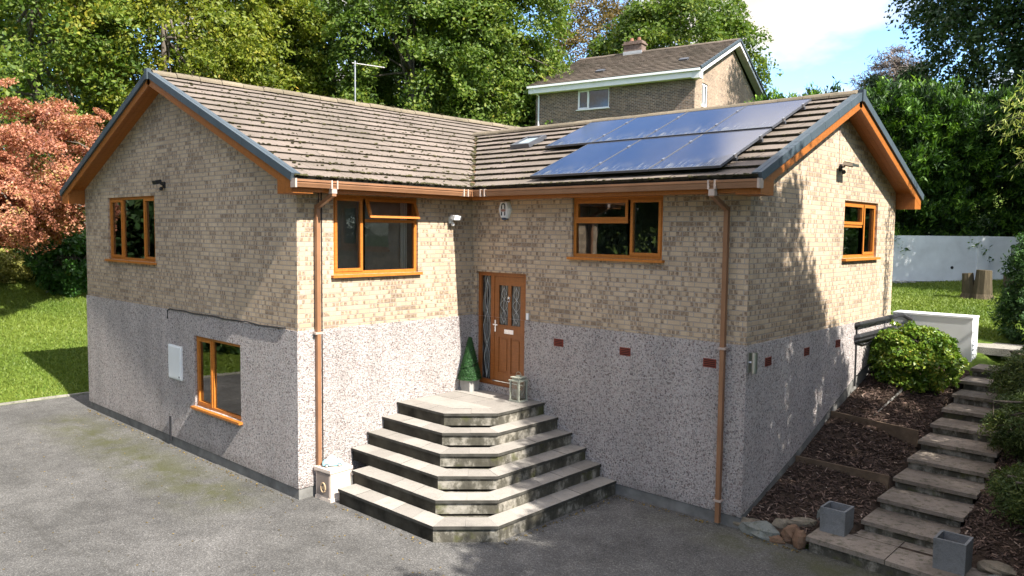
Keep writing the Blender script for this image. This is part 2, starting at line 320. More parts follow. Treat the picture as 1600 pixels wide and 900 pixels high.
LM = dict(
    green=leaf_mat('leaf_green', [(0.0, (0.03, 0.062, 0.010)), (0.5, (0.088, 0.145, 0.018)), (0.85, (0.20, 0.23, 0.03)), (1.0, (0.32, 0.27, 0.04))]),
    yellow=leaf_mat('leaf_yellow_green', [(0.0, (0.05, 0.085, 0.010)), (0.45, (0.15, 0.185, 0.018)), (0.8, (0.27, 0.26, 0.028)), (1.0, (0.42, 0.27, 0.035))]),
    dark=leaf_mat('leaf_dark', [(0.0, (0.012, 0.032, 0.012)), (0.6, (0.033, 0.070, 0.018)), (1.0, (0.085, 0.135, 0.03))], 0.2),
    conif=leaf_mat('conifer_green', [(0.0, (0.010, 0.030, 0.010)), (0.6, (0.030, 0.080, 0.016)), (1.0, (0.085, 0.17, 0.025))], 0.2),
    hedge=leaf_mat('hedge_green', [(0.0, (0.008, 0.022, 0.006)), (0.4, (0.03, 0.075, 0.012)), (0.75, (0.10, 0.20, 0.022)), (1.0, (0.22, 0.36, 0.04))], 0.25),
    red=leaf_mat('maple_red', [(0.0, (0.14, 0.045, 0.028)), (0.45, (0.42, 0.16, 0.095)), (0.85, (0.54, 0.29, 0.18)), (1.0, (0.34, 0.28, 0.08))], 0.35),
    brown=leaf_mat('autumn_brown', [(0.0, (0.07, 0.055, 0.02)), (0.5, (0.17, 0.12, 0.045)), (1.0, (0.30, 0.21, 0.07))]),
    laurel=leaf_mat('glossy_shrub', [(0.0, (0.035, 0.085, 0.010)), (0.5, (0.11, 0.19, 0.020)), (0.85, (0.22, 0.26, 0.035)), (1.0, (0.40, 0.34, 0.05))], 0.25, 0.35),
    shrub=leaf_mat('laurel_green', [(0.0, (0.018, 0.055, 0.012)), (0.6, (0.045, 0.12, 0.022)), (1.0, (0.10, 0.20, 0.04))], 0.25, 0.4),
    gold=leaf_mat('golden_shrub', [(0.0, (0.14, 0.16, 0.03)), (1.0, (0.50, 0.46, 0.13))], 0.3),
    topi=leaf_mat('topiary_green', [(0.0, (0.010, 0.040, 0.010)), (1.0, (0.035, 0.11, 0.025))], 0.15),
    blade=leaf_mat('grass_blade', [(0.0, (0.075, 0.130, 0.016)), (1.0, (0.20, 0.245, 0.04))], 0.3),
    junip=leaf_mat('juniper_green', [(0.0, (0.02, 0.042, 0.012)), (0.5, (0.065, 0.10, 0.022)), (1.0, (0.20, 0.22, 0.05))], 0.2),
    frond=leaf_mat('pale_frond', [(0.0, (0.16, 0.22, 0.05)), (1.0, (0.50, 0.52, 0.16))], 0.4),
    twig=leaf_mat('twig', [(0.0, (0.09, 0.07, 0.062)), (1.0, (0.22, 0.17, 0.145))], 0.0),
)

def tag(o, label=None, cat=None, group=None, kind=None):
    if label: o['label'] = label
    if cat: o['category'] = cat
    if group: o['group'] = group
    if kind: o['kind'] = kind
    return o
def link(o, parent=None):
    COL.objects.link(o)
    if parent is not None:
        o.parent = parent
    return o
def empty(name, loc, label, cat, group=None):
    o = bpy.data.objects.new(name, None); o.location = loc; o.empty_display_size = 0.2; COL.objects.link(o)
    return tag(o, label, cat, group)

class MB:
    """collects polygons; build() links them as one mesh object. Coordinates are world when parent has no rotation."""
    def __init__(s): s.v = []; s.f = []; s.uv = []; s.mi = []; s.t = []; s.mat = 0; s.tint = 0.5
    def poly(s, pts, uv=None):
        i = len(s.v); s.v += [tuple(float(c) for c in p) for p in pts]; s.f.append(tuple(range(i, i+len(pts)))); s.uv.append(uv or [(0, 0)]*len(pts)); s.mi.append(s.mat); s.t.append(s.tint)
    def box(s, a, b):
        x0, y0, z0 = [min(a[i], b[i]) for i in range(3)]; x1, y1, z1 = [max(a[i], b[i]) for i in range(3)]
        s.hexa([(x0,y0,z0),(x1,y0,z0),(x1,y1,z0),(x0,y1,z0),(x0,y0,z1),(x1,y0,z1),(x1,y1,z1),(x0,y1,z1)])
    def hexa(s, p):
        for f in ((3,2,1,0),(4,5,6,7),(0,1,5,4),(1,2,6,5),(2,3,7,6),(3,0,4,7)): s.poly([p[i] for i in f])
    def obox(s, o, u, v, w_):
        """box spanned by three edge vectors from corner o"""
        o, u, v, w_ = [np.array(q, float) for q in (o, u, v, w_)]
        if np.dot(np.cross(u, v), w_) < 0: u, v = v, u
        s.hexa([o, o+u, o+u+v, o+v, o+w_, o+u+w_, o+u+v+w_, o+v+w_])
    def prism(s, poly, z0, z1):
        n = len(poly)
        s.poly([(x, y, z1) for x, y in poly]); s.poly([(x, y, z0) for x, y in reversed(poly)])
        for i in range(n):
            a, b = poly[i], poly[(i+1) % n]
            s.poly([(a[0], a[1], z0), (b[0], b[1], z0), (b[0], b[1], z1), (a[0], a[1], z1)])
    def tube(s, pts, rads, n=8, cap=True):
        pts = [np.array(p, float) for p in pts]; rads = rads if hasattr(rads, '__len__') else [rads]*len(pts)
        rings = []
        for i, p in enumerate(pts):
            d = pts[min(i+1, len(pts)-1)]-pts[max(i-1, 0)]; d /= np.linalg.norm(d)+1e-9
            a = np.cross(d, (0, 0, 1)) if abs(d[2]) < 0.95 else np.cross(d, (1, 0, 0)); a /= np.linalg.norm(a); b = np.cross(d, a)
            i0 = len(s.v)
            for k_ in range(n):
                t_ = 2*math.pi*k_/n; s.v.append(tuple(p+rads[i]*(a*math.cos(t_)+b*math.sin(t_))))
            rings.append(i0)
        for r0, r1 in zip(rings, rings[1:]):
            for k_ in range(n):
                k2 = (k_+1) % n; s.f.append((r0+k2, r0+k_, r1+k_, r1+k2)); s.uv.append([(0, 0)]*4); s.mi.append(s.mat); s.t.append(s.tint)
        if cap:
            for r, rev in ((rings[0], False), (rings[-1], True)):
                f = [r+k_ for k_ in range(n)]; s.f.append(tuple(reversed(f)) if rev else tuple(f)); s.uv.append([(0, 0)]*n); s.mi.append(s.mat); s.t.append(s.tint)
    def lathe(s, prof, c, n=16):
        s.tube([(c[0], c[1], c[2]+z) for r, z in prof], [max(r, 1e-4) for r, z in prof], n)
    def blob(s, c, r, seed=0, n=(10, 7), rough=0.25):
        rng = random.Random(seed); i0 = len(s.v); nu, nv = n
        ph = [rng.uniform(0, 6.28) for _ in range(6)]
        for j in range(nv+1):
            th = math.pi*j/nv
            for i in range(nu):
                a = 2*math.pi*i/nu
                d = np.array((math.sin(th)*math.cos(a), math.sin(th)*math.sin(a), math.cos(th)))
                q = 1+rough*(math.sin(3*d[0]+ph[0])*math.sin(4*d[1]+ph[1])+0.6*math.sin(7*d[2]+ph[2]+5*d[0]))
                s.v.append(tuple(np.array(c)+d*np.array(r)*q))
        for j in range(nv):
            for i in range(nu):
                a = i0+j*nu+i; b = i0+j*nu+(i+1) % nu
                s.f.append((a, a+nu, b+nu, b)); s.uv.append([(0, 0)]*4); s.mi.append(s.mat); s.t.append(s.tint)
    def build(s, name, mats, parent=None, label=None, loc=None, bevel=0.0, smooth=False):
        me = bpy.data.meshes.new(name); me.from_pydata(s.v, [], s.f)
        ul = me.uv_layers.new(name='UVMap'); flat = [c for u in s.uv for q in u for c in q]; ul.data.foreach_set('uv', flat)
        at_ = me.attributes.new('tint', 'FLOAT', 'FACE'); at_.data.foreach_set('value', s.t)
        for m in (mats if isinstance(mats, (list, tuple)) else [mats]): me.materials.append(m)
        me.polygons.foreach_set('material_index', s.mi)
        if smooth: me.polygons.foreach_set('use_smooth', [True]*len(s.f))
        me.update()
        o = bpy.data.objects.new(name, me); link(o, parent)
        if loc is not None: o.location = loc
        elif parent is not None:
            q = parent; L = Vector((0, 0, 0))
            while q is not None: L = L + Vector(q.location); q = q.parent
            o.location = -L
        if bevel:
            b = o.modifiers.new('bevel', 'BEVEL'); b.width = bevel; b.segments = 2; b.limit_method = 'ANGLE'
        if label: o['label'] = label
        return o

def copy_tree(o, parent=None):
    c = o.copy(); COL.objects.link(c); c.parent = parent
    for ch in list(o.children): copy_tree(ch, c)
    return c

# wall plane frames: origin, unit u, outward normal n ; z is up
class Fr:
    def __init__(s, o, u, n): s.o = np.array(o, float); s.u = np.array(u, float); s.n = np.array(n, float)
    def p(s, u, z, n=0.0): return s.o+s.u*u+s.n*n+np.array((0, 0, z))
def wbox(mb, fr, u0, u1, z0, z1, n0, n1):
    mb.obox(fr.p(u0, z0, n0), fr.u*(u1-u0), np.array((0, 0, z1-z0)), fr.n*(n1-n0))
def wquad(mb, fr, pts, n=0.0):
    P = [fr.p(u, z, n) for u, z in pts]; UV = [(u+20, z+20) for u, z in pts]
    nn = np.cross(P[1]-P[0], P[2]-P[1])
    if np.dot(nn, fr.n) < 0: P = P[::-1]; UV = UV[::-1]
    mb.poly(P, UV)
def wall(mb, fr, u0, u1, z0, z1, holes, n=0.0, rev=0.10):
    us = sorted(set([u0, u1]+[h[i] for h in holes for i in (0, 1) if u0 < h[i] < u1])); zs = sorted(set([z0, z1]+[h[i] for h in holes for i in (2, 3) if z0 < h[i] < z1]))
    for a, b in zip(us, us[1:]):
        for c, d in zip(zs, zs[1:]):
            mu, mz = (a+b)/2, (c+d)/2
            if any(h[0] < mu < h[1] and h[2] < mz < h[3] for h in holes): continue
            wquad(mb, fr, [(a, c), (b, c), (b, d), (a, d)], n)
    for h in holes:                                                     # reveals
        a, b, c, d = max(h[0], u0), min(h[1], u1), max(h[2], z0), min(h[3], z1)
        if a >= b or c >= d: continue
        for (p, q) in (((a, c), (a, d)), ((b, d), (b, c))):
            mb.poly([fr.p(*p, n), fr.p(*q, n), fr.p(*q, n-rev), fr.p(*p, n-rev)], [(p[0]+20, p[1]+20), (q[0]+20, q[1]+20), (q[0]+20.1, q[1]+20), (p[0]+20.1, p[1]+20)])
        if h[3] <= z1: mb.poly([fr.p(a, d, n), fr.p(b, d, n), fr.p(b, d, n-rev), fr.p(a, d, n-rev)], [(a+20, d+20), (b+20, d+20), (b+20, d+20.1), (a+20, d+20.1)])
        if h[2] >= z0: mb.poly([fr.p(a, c, n), fr.p(b, c, n), fr.p(b, c, n-rev), fr.p(a, c, n-rev)], [(a+20, c+20), (b+20, c+20), (b+20, c+20.1), (a+20, c+20.1)])

def window(parent, fr, u0, u1, z0, z1, cells, mat, n=0.0, sill=True, depth=0.07, room=2.2, fw=0.055, label=None, open_hopper=None, pane=None, rd=None):
    """cells: (ua, ub, za, zb, sash?) in fractions of the opening; frame at wall face minus reveal"""
    nf = n-0.045; W, H = u1-u0, z1-z0
    fb = MB()
    wbox(fb, fr, u0, u0+fw, z0, z1, nf-depth, nf); wbox(fb, fr, u1-fw, u1, z0, z1, nf-depth, nf)
    wbox(fb, fr, u0+fw, u1-fw, z0, z0+fw, nf-depth, nf); wbox(fb, fr, u0+fw, u1-fw, z1-fw, z1, nf-depth, nf)
    win = fb
    U = lambda f: u0+fw/2+(W-fw)*f
    Z = lambda f: z0+fw/2+(H-fw)*f
    seen = set(); panes = []
    hopper = None
    for ci, (a, b, c, d, sash) in enumerate(cells):
        for q in (a, b):
            if 0 < q < 1 and ('u', q, c, d) not in seen:
                seen.add(('u', q, c, d)); wbox(win, fr, U(q)-fw*0.45, U(q)+fw*0.45, max(Z(c), z0+fw)-0.002, min(Z(d), z1-fw)+0.002, nf-depth+0.002, nf-0.002)
        for q in (c, d):
            if 0 < q < 1 and ('z', q, a, b) not in seen:
                seen.add(('z', q, a, b)); wbox(win, fr, max(U(a), u0+fw)-0.004, min(U(b), u1-fw)+0.004, Z(q)-fw*0.45, Z(q)+fw*0.45, nf-depth+0.004, nf-0.004)
    o = win.build('window', mat, parent, label=label, bevel=0.004)
    pm = MB()
    for ci, (a, b, c, d, sash) in enumerate(cells):
        ua, ub, za, zb = U(a), U(b), Z(c), Z(d)
        ua += fw*0.45; ub -= fw*0.45; za += fw*0.45; zb -= fw*0.45
        if a == 0: ua = u0+fw-0.006
        if b == 1: ub = u1-fw+0.006
        if c == 0: za = z0+fw-0.006
        if d == 1: zb = z1-fw+0.006
        if sash:
            sw = 0.05; sb = MB(); g = (ua+sw, ub-sw, za+sw, zb-sw)
            if open_hopper == ci:
                # top-hung light, tilted outwards
                t_ = rad(22); hh = zb-za
                def tp(u, h, k_): # h below the top hinge, k_ outwards of the leaf
                    return fr.p(u, zb-h*math.cos(t_)+k_*math.sin(t_)*0, nf+h*math.sin(t_)+k_)
                def tb(u_0, u_1, h0, h1):
                    A = tp(u_0, h0, -0.01); sb.obox(A, fr.u*(u_1-u_0), tp(u_0, h1, -0.01)-A, fr.n*0.045)
                tb(ua, ub, 0, sw); tb(ua, ub, hh-sw, hh); tb(ua, ua+sw, sw, hh-sw); tb(ub-sw, ub, sw, hh-sw)
                sb.build('sash', mat, o)
                q = MB(); q.poly([tp(ua+sw, hh-sw, 0.01), tp(ub-sw, hh-sw, 0.01), tp(ub-sw, sw, 0.01), tp(ua+sw, sw, 0.01)]); q.build('pane', pane or G['glass'], o); continue
            e = 0.012
            wbox(sb, fr, ua, ua+sw, za, zb, nf-0.05, nf+e); wbox(sb, fr, ub-sw, ub, za, zb, nf-0.05, nf+e)
            wbox(sb, fr, ua+sw, ub-sw, za, za+sw, nf-0.05, nf+e); wbox(sb, fr, ua+sw, ub-sw, zb-sw, zb, nf-0.05, nf+e)
            sb.build('sash', mat, o, bevel=0.003)
        else: g = (ua, ub, za, zb)
        q = MB(); q.poly([fr.p(g[0], g[2], nf-0.03), fr.p(g[1], g[2], nf-0.03), fr.p(g[1], g[3], nf-0.03), fr.p(g[0], g[3], nf-0.03)]); q.build('pane', pane or G['glass'], o)
    if sill:
        sb = MB(); wbox(sb, fr, u0-0.05, u1+0.05, z0-0.045, z0-0.003, n-0.09, n+0.075); sb.build('sill', mat, o, bevel=0.006)
    if room:
        rb = MB(); nb = nf-depth-0.002; dpt = room
        a, b, c, d = u0-0.6, u1+0.6, z0-0.8, z1+0.25
        if rd: a, b, c, d = rd
        P = lambda u, z, n_: fr.p(u, z, n_)
        rb.poly([P(a, c, nb-dpt), P(b, c, nb-dpt), P(b, d, nb-dpt), P(a, d, nb-dpt)])
        rb.poly([P(a, c, nb), P(a, d, nb), P(a, d, nb-dpt), P(a, c, nb-dpt)]); rb.poly([P(b, c, nb), P(b, d, nb), P(b, d, nb-dpt), P(b, c, nb-dpt)])
        rb.poly([P(a, c, nb), P(b, c, nb), P(b, c, nb-dpt), P(a, c, nb-dpt)]); rb.poly([P(a, d, nb), P(b, d, nb), P(b, d, nb-dpt), P(a, d, nb-dpt)])
        # room side of the outer wall, so no daylight leaks in round the frame
        for q in ((a, u0+0.001, c, d), (u1-0.001, b, c, d), (u0, u1, c, z0+0.001), (u0, u1, z1-0.001, d)):
            rb.poly([P(q[0], q[2], nb), P(q[1], q[2], nb), P(q[1], q[3], nb), P(q[0], q[3], nb)])
        rb.build('room_lining', G['room'], o)
    return o

# ------------------------------------------------------------------ dimensions
La, Lb, Wl, Wr, HD, PL = 3.782, 5.60, 8.98, 6.326, 2.685, 0.178
Ze, sl_, ox, og = 5.033, 0.424, 0.479, 0.363
RXL = -Wl/2; ZRL = Ze+sl_*(Wl/2+ox); RYR = Wr/2; ZRR = Ze+sl_*(Wr/2+ox); YB = Wr+ox; YBW = 6.45
ZW = Ze+sl_*ox-0.10                                  # wall head at the eaves

# ------------------------------------------------------------------ ground
def sstep(a, b, x): t = np.clip((x-a)/(b-a), 0, 1); return t*t*(3-2*t)
def H(x, y):
    x = np.asarray(x, float); y = np.asarray(y, float)
    left = np.clip(-10.75-x, 0, 60)*0.225; left = np.where(left > 2.6, 2.6+(left-2.6)*0.35, left)
    bank = np.interp(y, [-0.3, -0.05, 0.1, 1.9, 3.3, 4.44, 5.2, 6.4, 8, 16, 20, 30, 60, 200], [-0.05, 0.02, 0.12, 0.62, 1.10, 1.40, 1.62, 1.86, 2.05, 2.62, 2.85, 4.5, 9.0, 12])
    bank2 = np.interp(y, [-0.3, -0.05, 0.1, 0.64, 6.0, 7.4, 8, 16, 20, 30, 60, 200], [-0.05, 0.02, 0.10, 0.27, 1.60, 1.86, 2.02, 2.62, 2.85, 4.5, 9.0, 12])
    bank = bank+(bank2-bank)*sstep(6.2, 7.0, x)
    bank = bank-0.17*sstep(7.0, 7.12, x)*sstep(8.22, 8.10, x)*sstep(.4, .7, y)
    bk = bank*sstep(5.45, 5.6, x)
    hill = np.clip(y-8, 0, 200)*0.30*sstep(-2, -11, x); hill = np.where(hill > 6, 6+(hill-6)*0.25, hill)
    back = np.interp(y, [6.4, 8, 16, 20, 30, 60, 200], [0.0, 2.05, 2.62, 2.85, 4.5, 9.0, 12])
    backm = np.where(x < 5.6, back, bk)
    backm = np.where(x < -9.0, 0.6*back, backm)
    rt = sstep(8.9, 12, x)*np.where(y < 0, 0.6*sstep(-8, 0, y), 0.5)
    near = np.maximum(np.maximum(backm, left), 0)+hill+rt
    drive = (x > -10.75) & (x < 5.5) & (y < 7.0) | (y < -0.02) & (x > -10.75) & (x < 13.5)
    return np.where(drive, -0.06, near)
def grid(name, xs, ys, mat, off=0.0, mask=None, **kw):
    X, Y = np.meshgrid(xs, ys); Z = H(X, Y)+off
    if name == 'ground': Z = Z-.14*((X > 5.2) & (X < 12.8) & (Y > -.5) & (Y < 6.45))
    nx, ny = len(xs), len(ys)
    v = np.stack([X.ravel(), Y.ravel(), Z.ravel()], 1)
    i = np.arange(nx*ny).reshape(ny, nx); f = np.stack([i[:-1, :-1], i[:-1, 1:], i[1:, 1:], i[1:, :-1]], -1).reshape(-1, 4)
    if mask is not None:
        c = v[f].mean(1); f = f[mask(c[:, 0], c[:, 1])]
    me = bpy.data.meshes.new(name); me.from_pydata(v.tolist(), [], f.tolist()); me.materials.append(mat)
    me.polygons.foreach_set('use_smooth', [True]*len(f)); me.update()
    o = bpy.data.objects.new(name, me); COL.objects.link(o); return tag(o, **kw)
def axis(a, b, core0, core1, st): 
    return np.concatenate([np.linspace(a, core0, 26)[:-1], np.arange(core0, core1, st), np.linspace(core1, b, 26)])
grid('ground', axis(-400, 400, -32, 14, 0.25), axis(-400, 400, -8, 24, 0.25), G['grass'], kind='structure')
m = MB(); m.poly([(-10.75, -40, 0), (13.5, -40, 0), (13.5, -0.02, 0), (5.62, -0.02, 0), (5.62, 0.02, 0.0), (0, 0.02, 0), (0, -0.5, 0), (-0.3, -3.5, 0), (-Wl, -3.5, 0), (-Wl, 6.8, 0), (-10.75, 6.8, 0)])
tag(m.build('driveway', G['asphalt']), kind='structure')
grid('planting_bed', np.arange(5.6, 12.6, 0.1), np.arange(0.0, 6.6, 0.1), G['soil'], 0.012, None, kind='structure')
m = MB(); m.prism([(6.6, 7.6), (8.6, 7.6), (8.6, 8.6), (6.6, 8.6)], 1.9, 2.045); tag(m.build('gravel_path', G['gravel']), kind='structure')

# lawn edging kerb
ke = empty('lawn_edging', (-10.8, -8, 0), 'low concrete edging between the tarmac drive and the left lawn', 'kerb')
m = MB(); y = -30.0
while y < -3.7:
    m.tint = random.random(); m.box((-10.86, y+0.006, -0.1), (-10.76, y+0.9, 0.035+0.01*random.random())); y += 0.906
m.tint = .4; m.build('edging_stone', G['kerb'], ke)

# ------------------------------------------------------------------ the house
house = empty('house', (0, 0, 0), 'L-shaped buff brick bungalow with pebbledashed base and brown windows in the foreground', 'house')
A = Fr((-Wl, -La, 0), (1, 0, 0), (0, -1, 0))         # left gable; u = x + Wl
I = Fr((0, -La, 0), (0, 1, 0), (1, 0, 0))            # inner wall of left wing; u = y + La
Fq = Fr((0, 0, 0), (1, 0, 0), (0, -1, 0))            # right wing front
B = Fr((Lb, 0, 0), (0, 1, 0), (1, 0, 0))             # right gable
Lw = Fr((-Wl, 6.326, 0), (0, -1, 0), (-1, 0, 0))     # far left wall
Bk = Fr((Lb, Wr, 0), (-1, 0, 0), (0, 1, 0))          # back wall
hA_up = (-7.62+Wl, -5.18+Wl, 3.575, 4.91); hA_lo = (-3.5+Wl, -1.77+Wl, 0.95, 2.28)
hI = (-3.115+La, -1.345+La, 3.54, 4.84); hF = (2.405, 4.175, 3.86, 4.85); hB = (3.585, 5.30, 3.865, 4.88)
hD = (0.13, 1.375, 1.395, 3.515)
def brickwall(fr, L, holes, gable=None):
    m = MB(); wall(m, fr, 0, L, HD, ZW, holes)
    if gable:
        zt = ZW+sl_*L/2; wquad(m, fr, [(0, ZW), (L, ZW), (L/2, zt)])
    m.build('brick_wall', G['brick'], house)
brickwall(A, Wl, [hA_up], True); brickwall(I, La, [hI]); brickwall(Fq, Lb, [hF, hD]); brickwall(B, Wr, [hB], True); brickwall(Lw, Wr+La, []); brickwall(Bk, Lb+Wl, [])
RT = 0.022
def renderwall(fr, L, holes, bot=PL, e0=0.0, e1=0.0, slope=None):
    m = MB()
    if slope is None: wall(m, fr, -e0, L+e1, bot, HD, holes, RT, 0.12)
    else:
        wquad(m, fr, [(-e0, slope[0][1])]+[(u, z) for u, z in slope]+[(L+e1, slope[-1][1]), (L+e1, HD), (-e0, HD)], RT)
    # top bed and bottom drip
    m.poly([fr.p(-e0, HD, 0), fr.p(L+e1, HD, 0), fr.p(L+e1, HD, RT), fr.p(-e0, HD, RT)])
    if slope is None: m.poly([fr.p(-e0, bot, 0), fr.p(L+e1, bot, 0), fr.p(L+e1, bot, RT), fr.p(-e0, bot, RT)])
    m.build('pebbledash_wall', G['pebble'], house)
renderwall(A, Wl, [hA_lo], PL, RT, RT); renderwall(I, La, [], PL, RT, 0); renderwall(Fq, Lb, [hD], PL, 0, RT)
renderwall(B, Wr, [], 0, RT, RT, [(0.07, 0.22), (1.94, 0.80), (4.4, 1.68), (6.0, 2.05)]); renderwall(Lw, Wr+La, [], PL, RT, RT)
m = MB()
for fr, L, z1 in ((A, Wl, PL+.01), (I, La, PL+.01), (Fq, Lb, PL+.01), (Lw, Wr+La, PL+.01)): wbox(m, fr, 0, L, -0.1, z1, -0.1, 0.004)
m.hexa([B.p(0.0, -0.1, -.1), B.p(Wr, -0.1, -.1), B.p(Wr, -0.1, 0.006), B.p(0, -0.1, 0.006), B.p(0, 0.26, -.1), B.p(Wr, 2.2, -.1), B.p(Wr, 2.2, 0.006), B.p(0, 0.26, 0.006)])
m.build('plinth', G['plinth'], house)

window(house, A, *hA_up, [(0, .29, 0, 1, True), (.29, .75, 0, 1, False), (.75, 1, 0, 1, True)], G['upvc'], rd=(0.3, Wl-0.3, 2.75, 4.95))
window(house, A, *hA_lo, [(0, .36, 0, 1, True), (.36, 1, 0, 1, False)], G['upvc'], n=RT, rd=(3.0, Wl-0.3, 0.1, 2.5))
window(house, I, *hI, [(0, .35, 0, 1, True), (.35, 1, 0, .69, False), (.35, 1, .69, 1, True)], G['upvc'], open_hopper=2, room=3.5, rd=(0.2, La-0.1, 2.75, 4.95))
window(house, Fq, *hF, [(0, .64, 0, .60, False), (0, .64, .60, 1, True), (.64, 1, 0, 1, True)], G['upvc'], room=2.8, rd=(1.6, 5.2, 2.75, 4.95))
window(house, B, *hB, [(0, .62, 0, .57, False), (0, .62, .57, 1, True), (.62, 1, 0, 1, True)], G['upvc'], room=3.0, rd=(3.0, 6.1, 2.75, 4.95))

m = MB()
for q in range(7): m.box((-.24-.02*(q % 2), hI[1]-La-.21+.02*q, 3.45), (-.225-.02*(q % 2), hI[1]-La-.19+.02*q, 4.9))
m.build('curtain', G['white'], house)
# door with side light
dn = -0.05
m = MB(); u0, u1, z0, z1 = hD; fw = 0.07; um = 0.50
wbox(m, Fq, u0, u0+fw, z0, z1, dn-.08, dn); wbox(m, Fq, u1-fw, u1, z0, z1, dn-.08, dn); wbox(m, Fq, u0+fw, u1-fw, z1-fw, z1, dn-.08, dn)
wbox(m, Fq, u0+fw, u1-fw, z0, z0+0.09, dn-.08, dn+.01); wbox(m, Fq, um-.045, um+.045, z0+.09, z1-fw, dn-.078, dn-.002)
dr = m.build('door_frame', wood_frame('door_frame_oak', (0.26, 0.085, 0.02)), house, bevel=0.004)
d0, d1, e0, e1 = um+.05, u1-fw-.005, z0+.10, z1-fw-.005
m = MB(); wv = d1-d0; mid = (d0+d1)/2
pz0, pz1 = e0+1.05, e1-.16                                  # glazed openings
st = .105; gp = .075
for (a, b, c, d) in ((d0, d1, e0, e0+.16), (d0, d0+st, e0+.16, e1), (d1-st, d1, e0+.16, e1), (d0+st, d1-st, pz1, e1), (d0+st, d1-st, pz0-.23, pz0), (mid-gp/2, mid+gp/2, pz0, pz1), (mid-gp/2, mid+gp/2, e0+.16, pz0-.23)):
    wbox(m, Fq, a, b, c, d, dn-.06, dn-.012)
for (a, b) in ((d0+st, mid-gp/2), (mid+gp/2, d1-st)):
    wbox(m, Fq, a, b, e0+.16, pz0-.23, dn-.05, dn-.028); wbox(m, Fq, a+.03, b-.03, e0+.20, pz0-.27, dn-.04, dn-.016)
door = m.build('door', wood_frame('door_oak', (0.25, 0.085, 0.020)), house, bevel=0.005)
patg = NT('leaded_glass', 0.12, 0.6)
v_ = patg.coord(); wv_ = patg.n('TexWave', wave_type='BANDS', bands_direction='X'); patg.l(v_, wv_.inputs[0]); wv_.inputs['Scale'].default_value = 3.0; wv_.inputs['Distortion'].default_value = 9; wv_.inputs['Detail'].default_value = 3
patg.color(patg.ramp(wv_.outputs['Fac'], [(0.0, (0.02, 0.02, 0.02)), (0.6, (0.035, 0.04, 0.04)), (0.9, (0.10, 0.105, 0.10))])); patg.bump(wv_.outputs['Fac'], 0.6, 0.01)
def leaded(fr, a, b, c, d, n_, par, seed):
    q = MB(); q.poly([fr.p(a, c, n_), fr.p(b, c, n_), fr.p(b, d, n_), fr.p(a, d, n_)]); g = q.build('pane', patg.m, par)
    q = MB(); cx = (a+b)/2; wd = (b-a)*.36; N = 28
    for ph in (0, math.pi):
        q.tube([fr.p(cx+wd*math.sin(ph+6.28*i/N*1.5)*(0.35+0.65*abs(math.sin(3.14*i/N))), c+.04+(d-c-.08)*i/N, n_+.006) for i in range(N+1)], .0035, 5)
    q.tube([fr.p(cx, c+.02, n_+.006), fr.p(cx, d-.02, n_+.006)], .003, 5)
    q.build('leading', G['lead'], par)
for s_, (a, b) in enumerate(((d0+st, mid-gp/2), (mid+gp/2, d1-st))): leaded(Fq, a-.002, b+.002, pz0-.002, pz1+.002, dn-.035, door, s_)
leaded(Fq, u0+fw, um-.045, z0+.09, z1-fw, dn-.045, dr, 5)
m = MB(); wbox(m, Fq, mid-.115, mid+.115, pz0-.155, pz0-.075, dn-.012, dn+.003); m.build('letterbox', G['chrome'], door, bevel=.003)
m = MB(); m.tube([Fq.p(mid, pz1-.22, dn-.012), Fq.p(mid, pz1-.22, dn+.02)], [.03, .022], 12); m.tube([Fq.p(mid+.026*math.sin(a_*.5), pz1-.255+.04*math.cos(a_*.5), dn+.018) for a_ in range(0, 13)], .007, 6); m.build('knocker', G['chrome'], door)
m = MB(); wbox(m, Fq, d0+.012, d0+.045, pz0-.14, pz0+.08, dn-.012, dn+.004); wbox(m, Fq, d0+.02, d0+.035, pz0-.01, pz0+.01, dn+.004, dn+.05); wbox(m, Fq, d0+.02, d0+.14, pz0-.012, pz0+.010, dn+.045, dn+.06); m.build('handle', G['chrome'], door)
m = MB(); wbox(m, Fq, d0-.02, d1+.005, z0+.085, z0+.10, dn-.04, dn+.03); m.build('threshold', G['chrome'], dr)
m = MB(); wbox(m, Fq, u0, u1, z0-.13, z0-.004, -.2, -.02); m.build('door_step', G['pebble'], house)
m = MB(); P = lambda u, z, n_: Fq.p(u, z, n_)
m.poly([P(0, 1.3, -.6), P(1.6, 1.3, -.6), P(1.6, 3.6, -.6), P(0, 3.6, -.6)]); m.build('hall_lining', G['room'], dr)

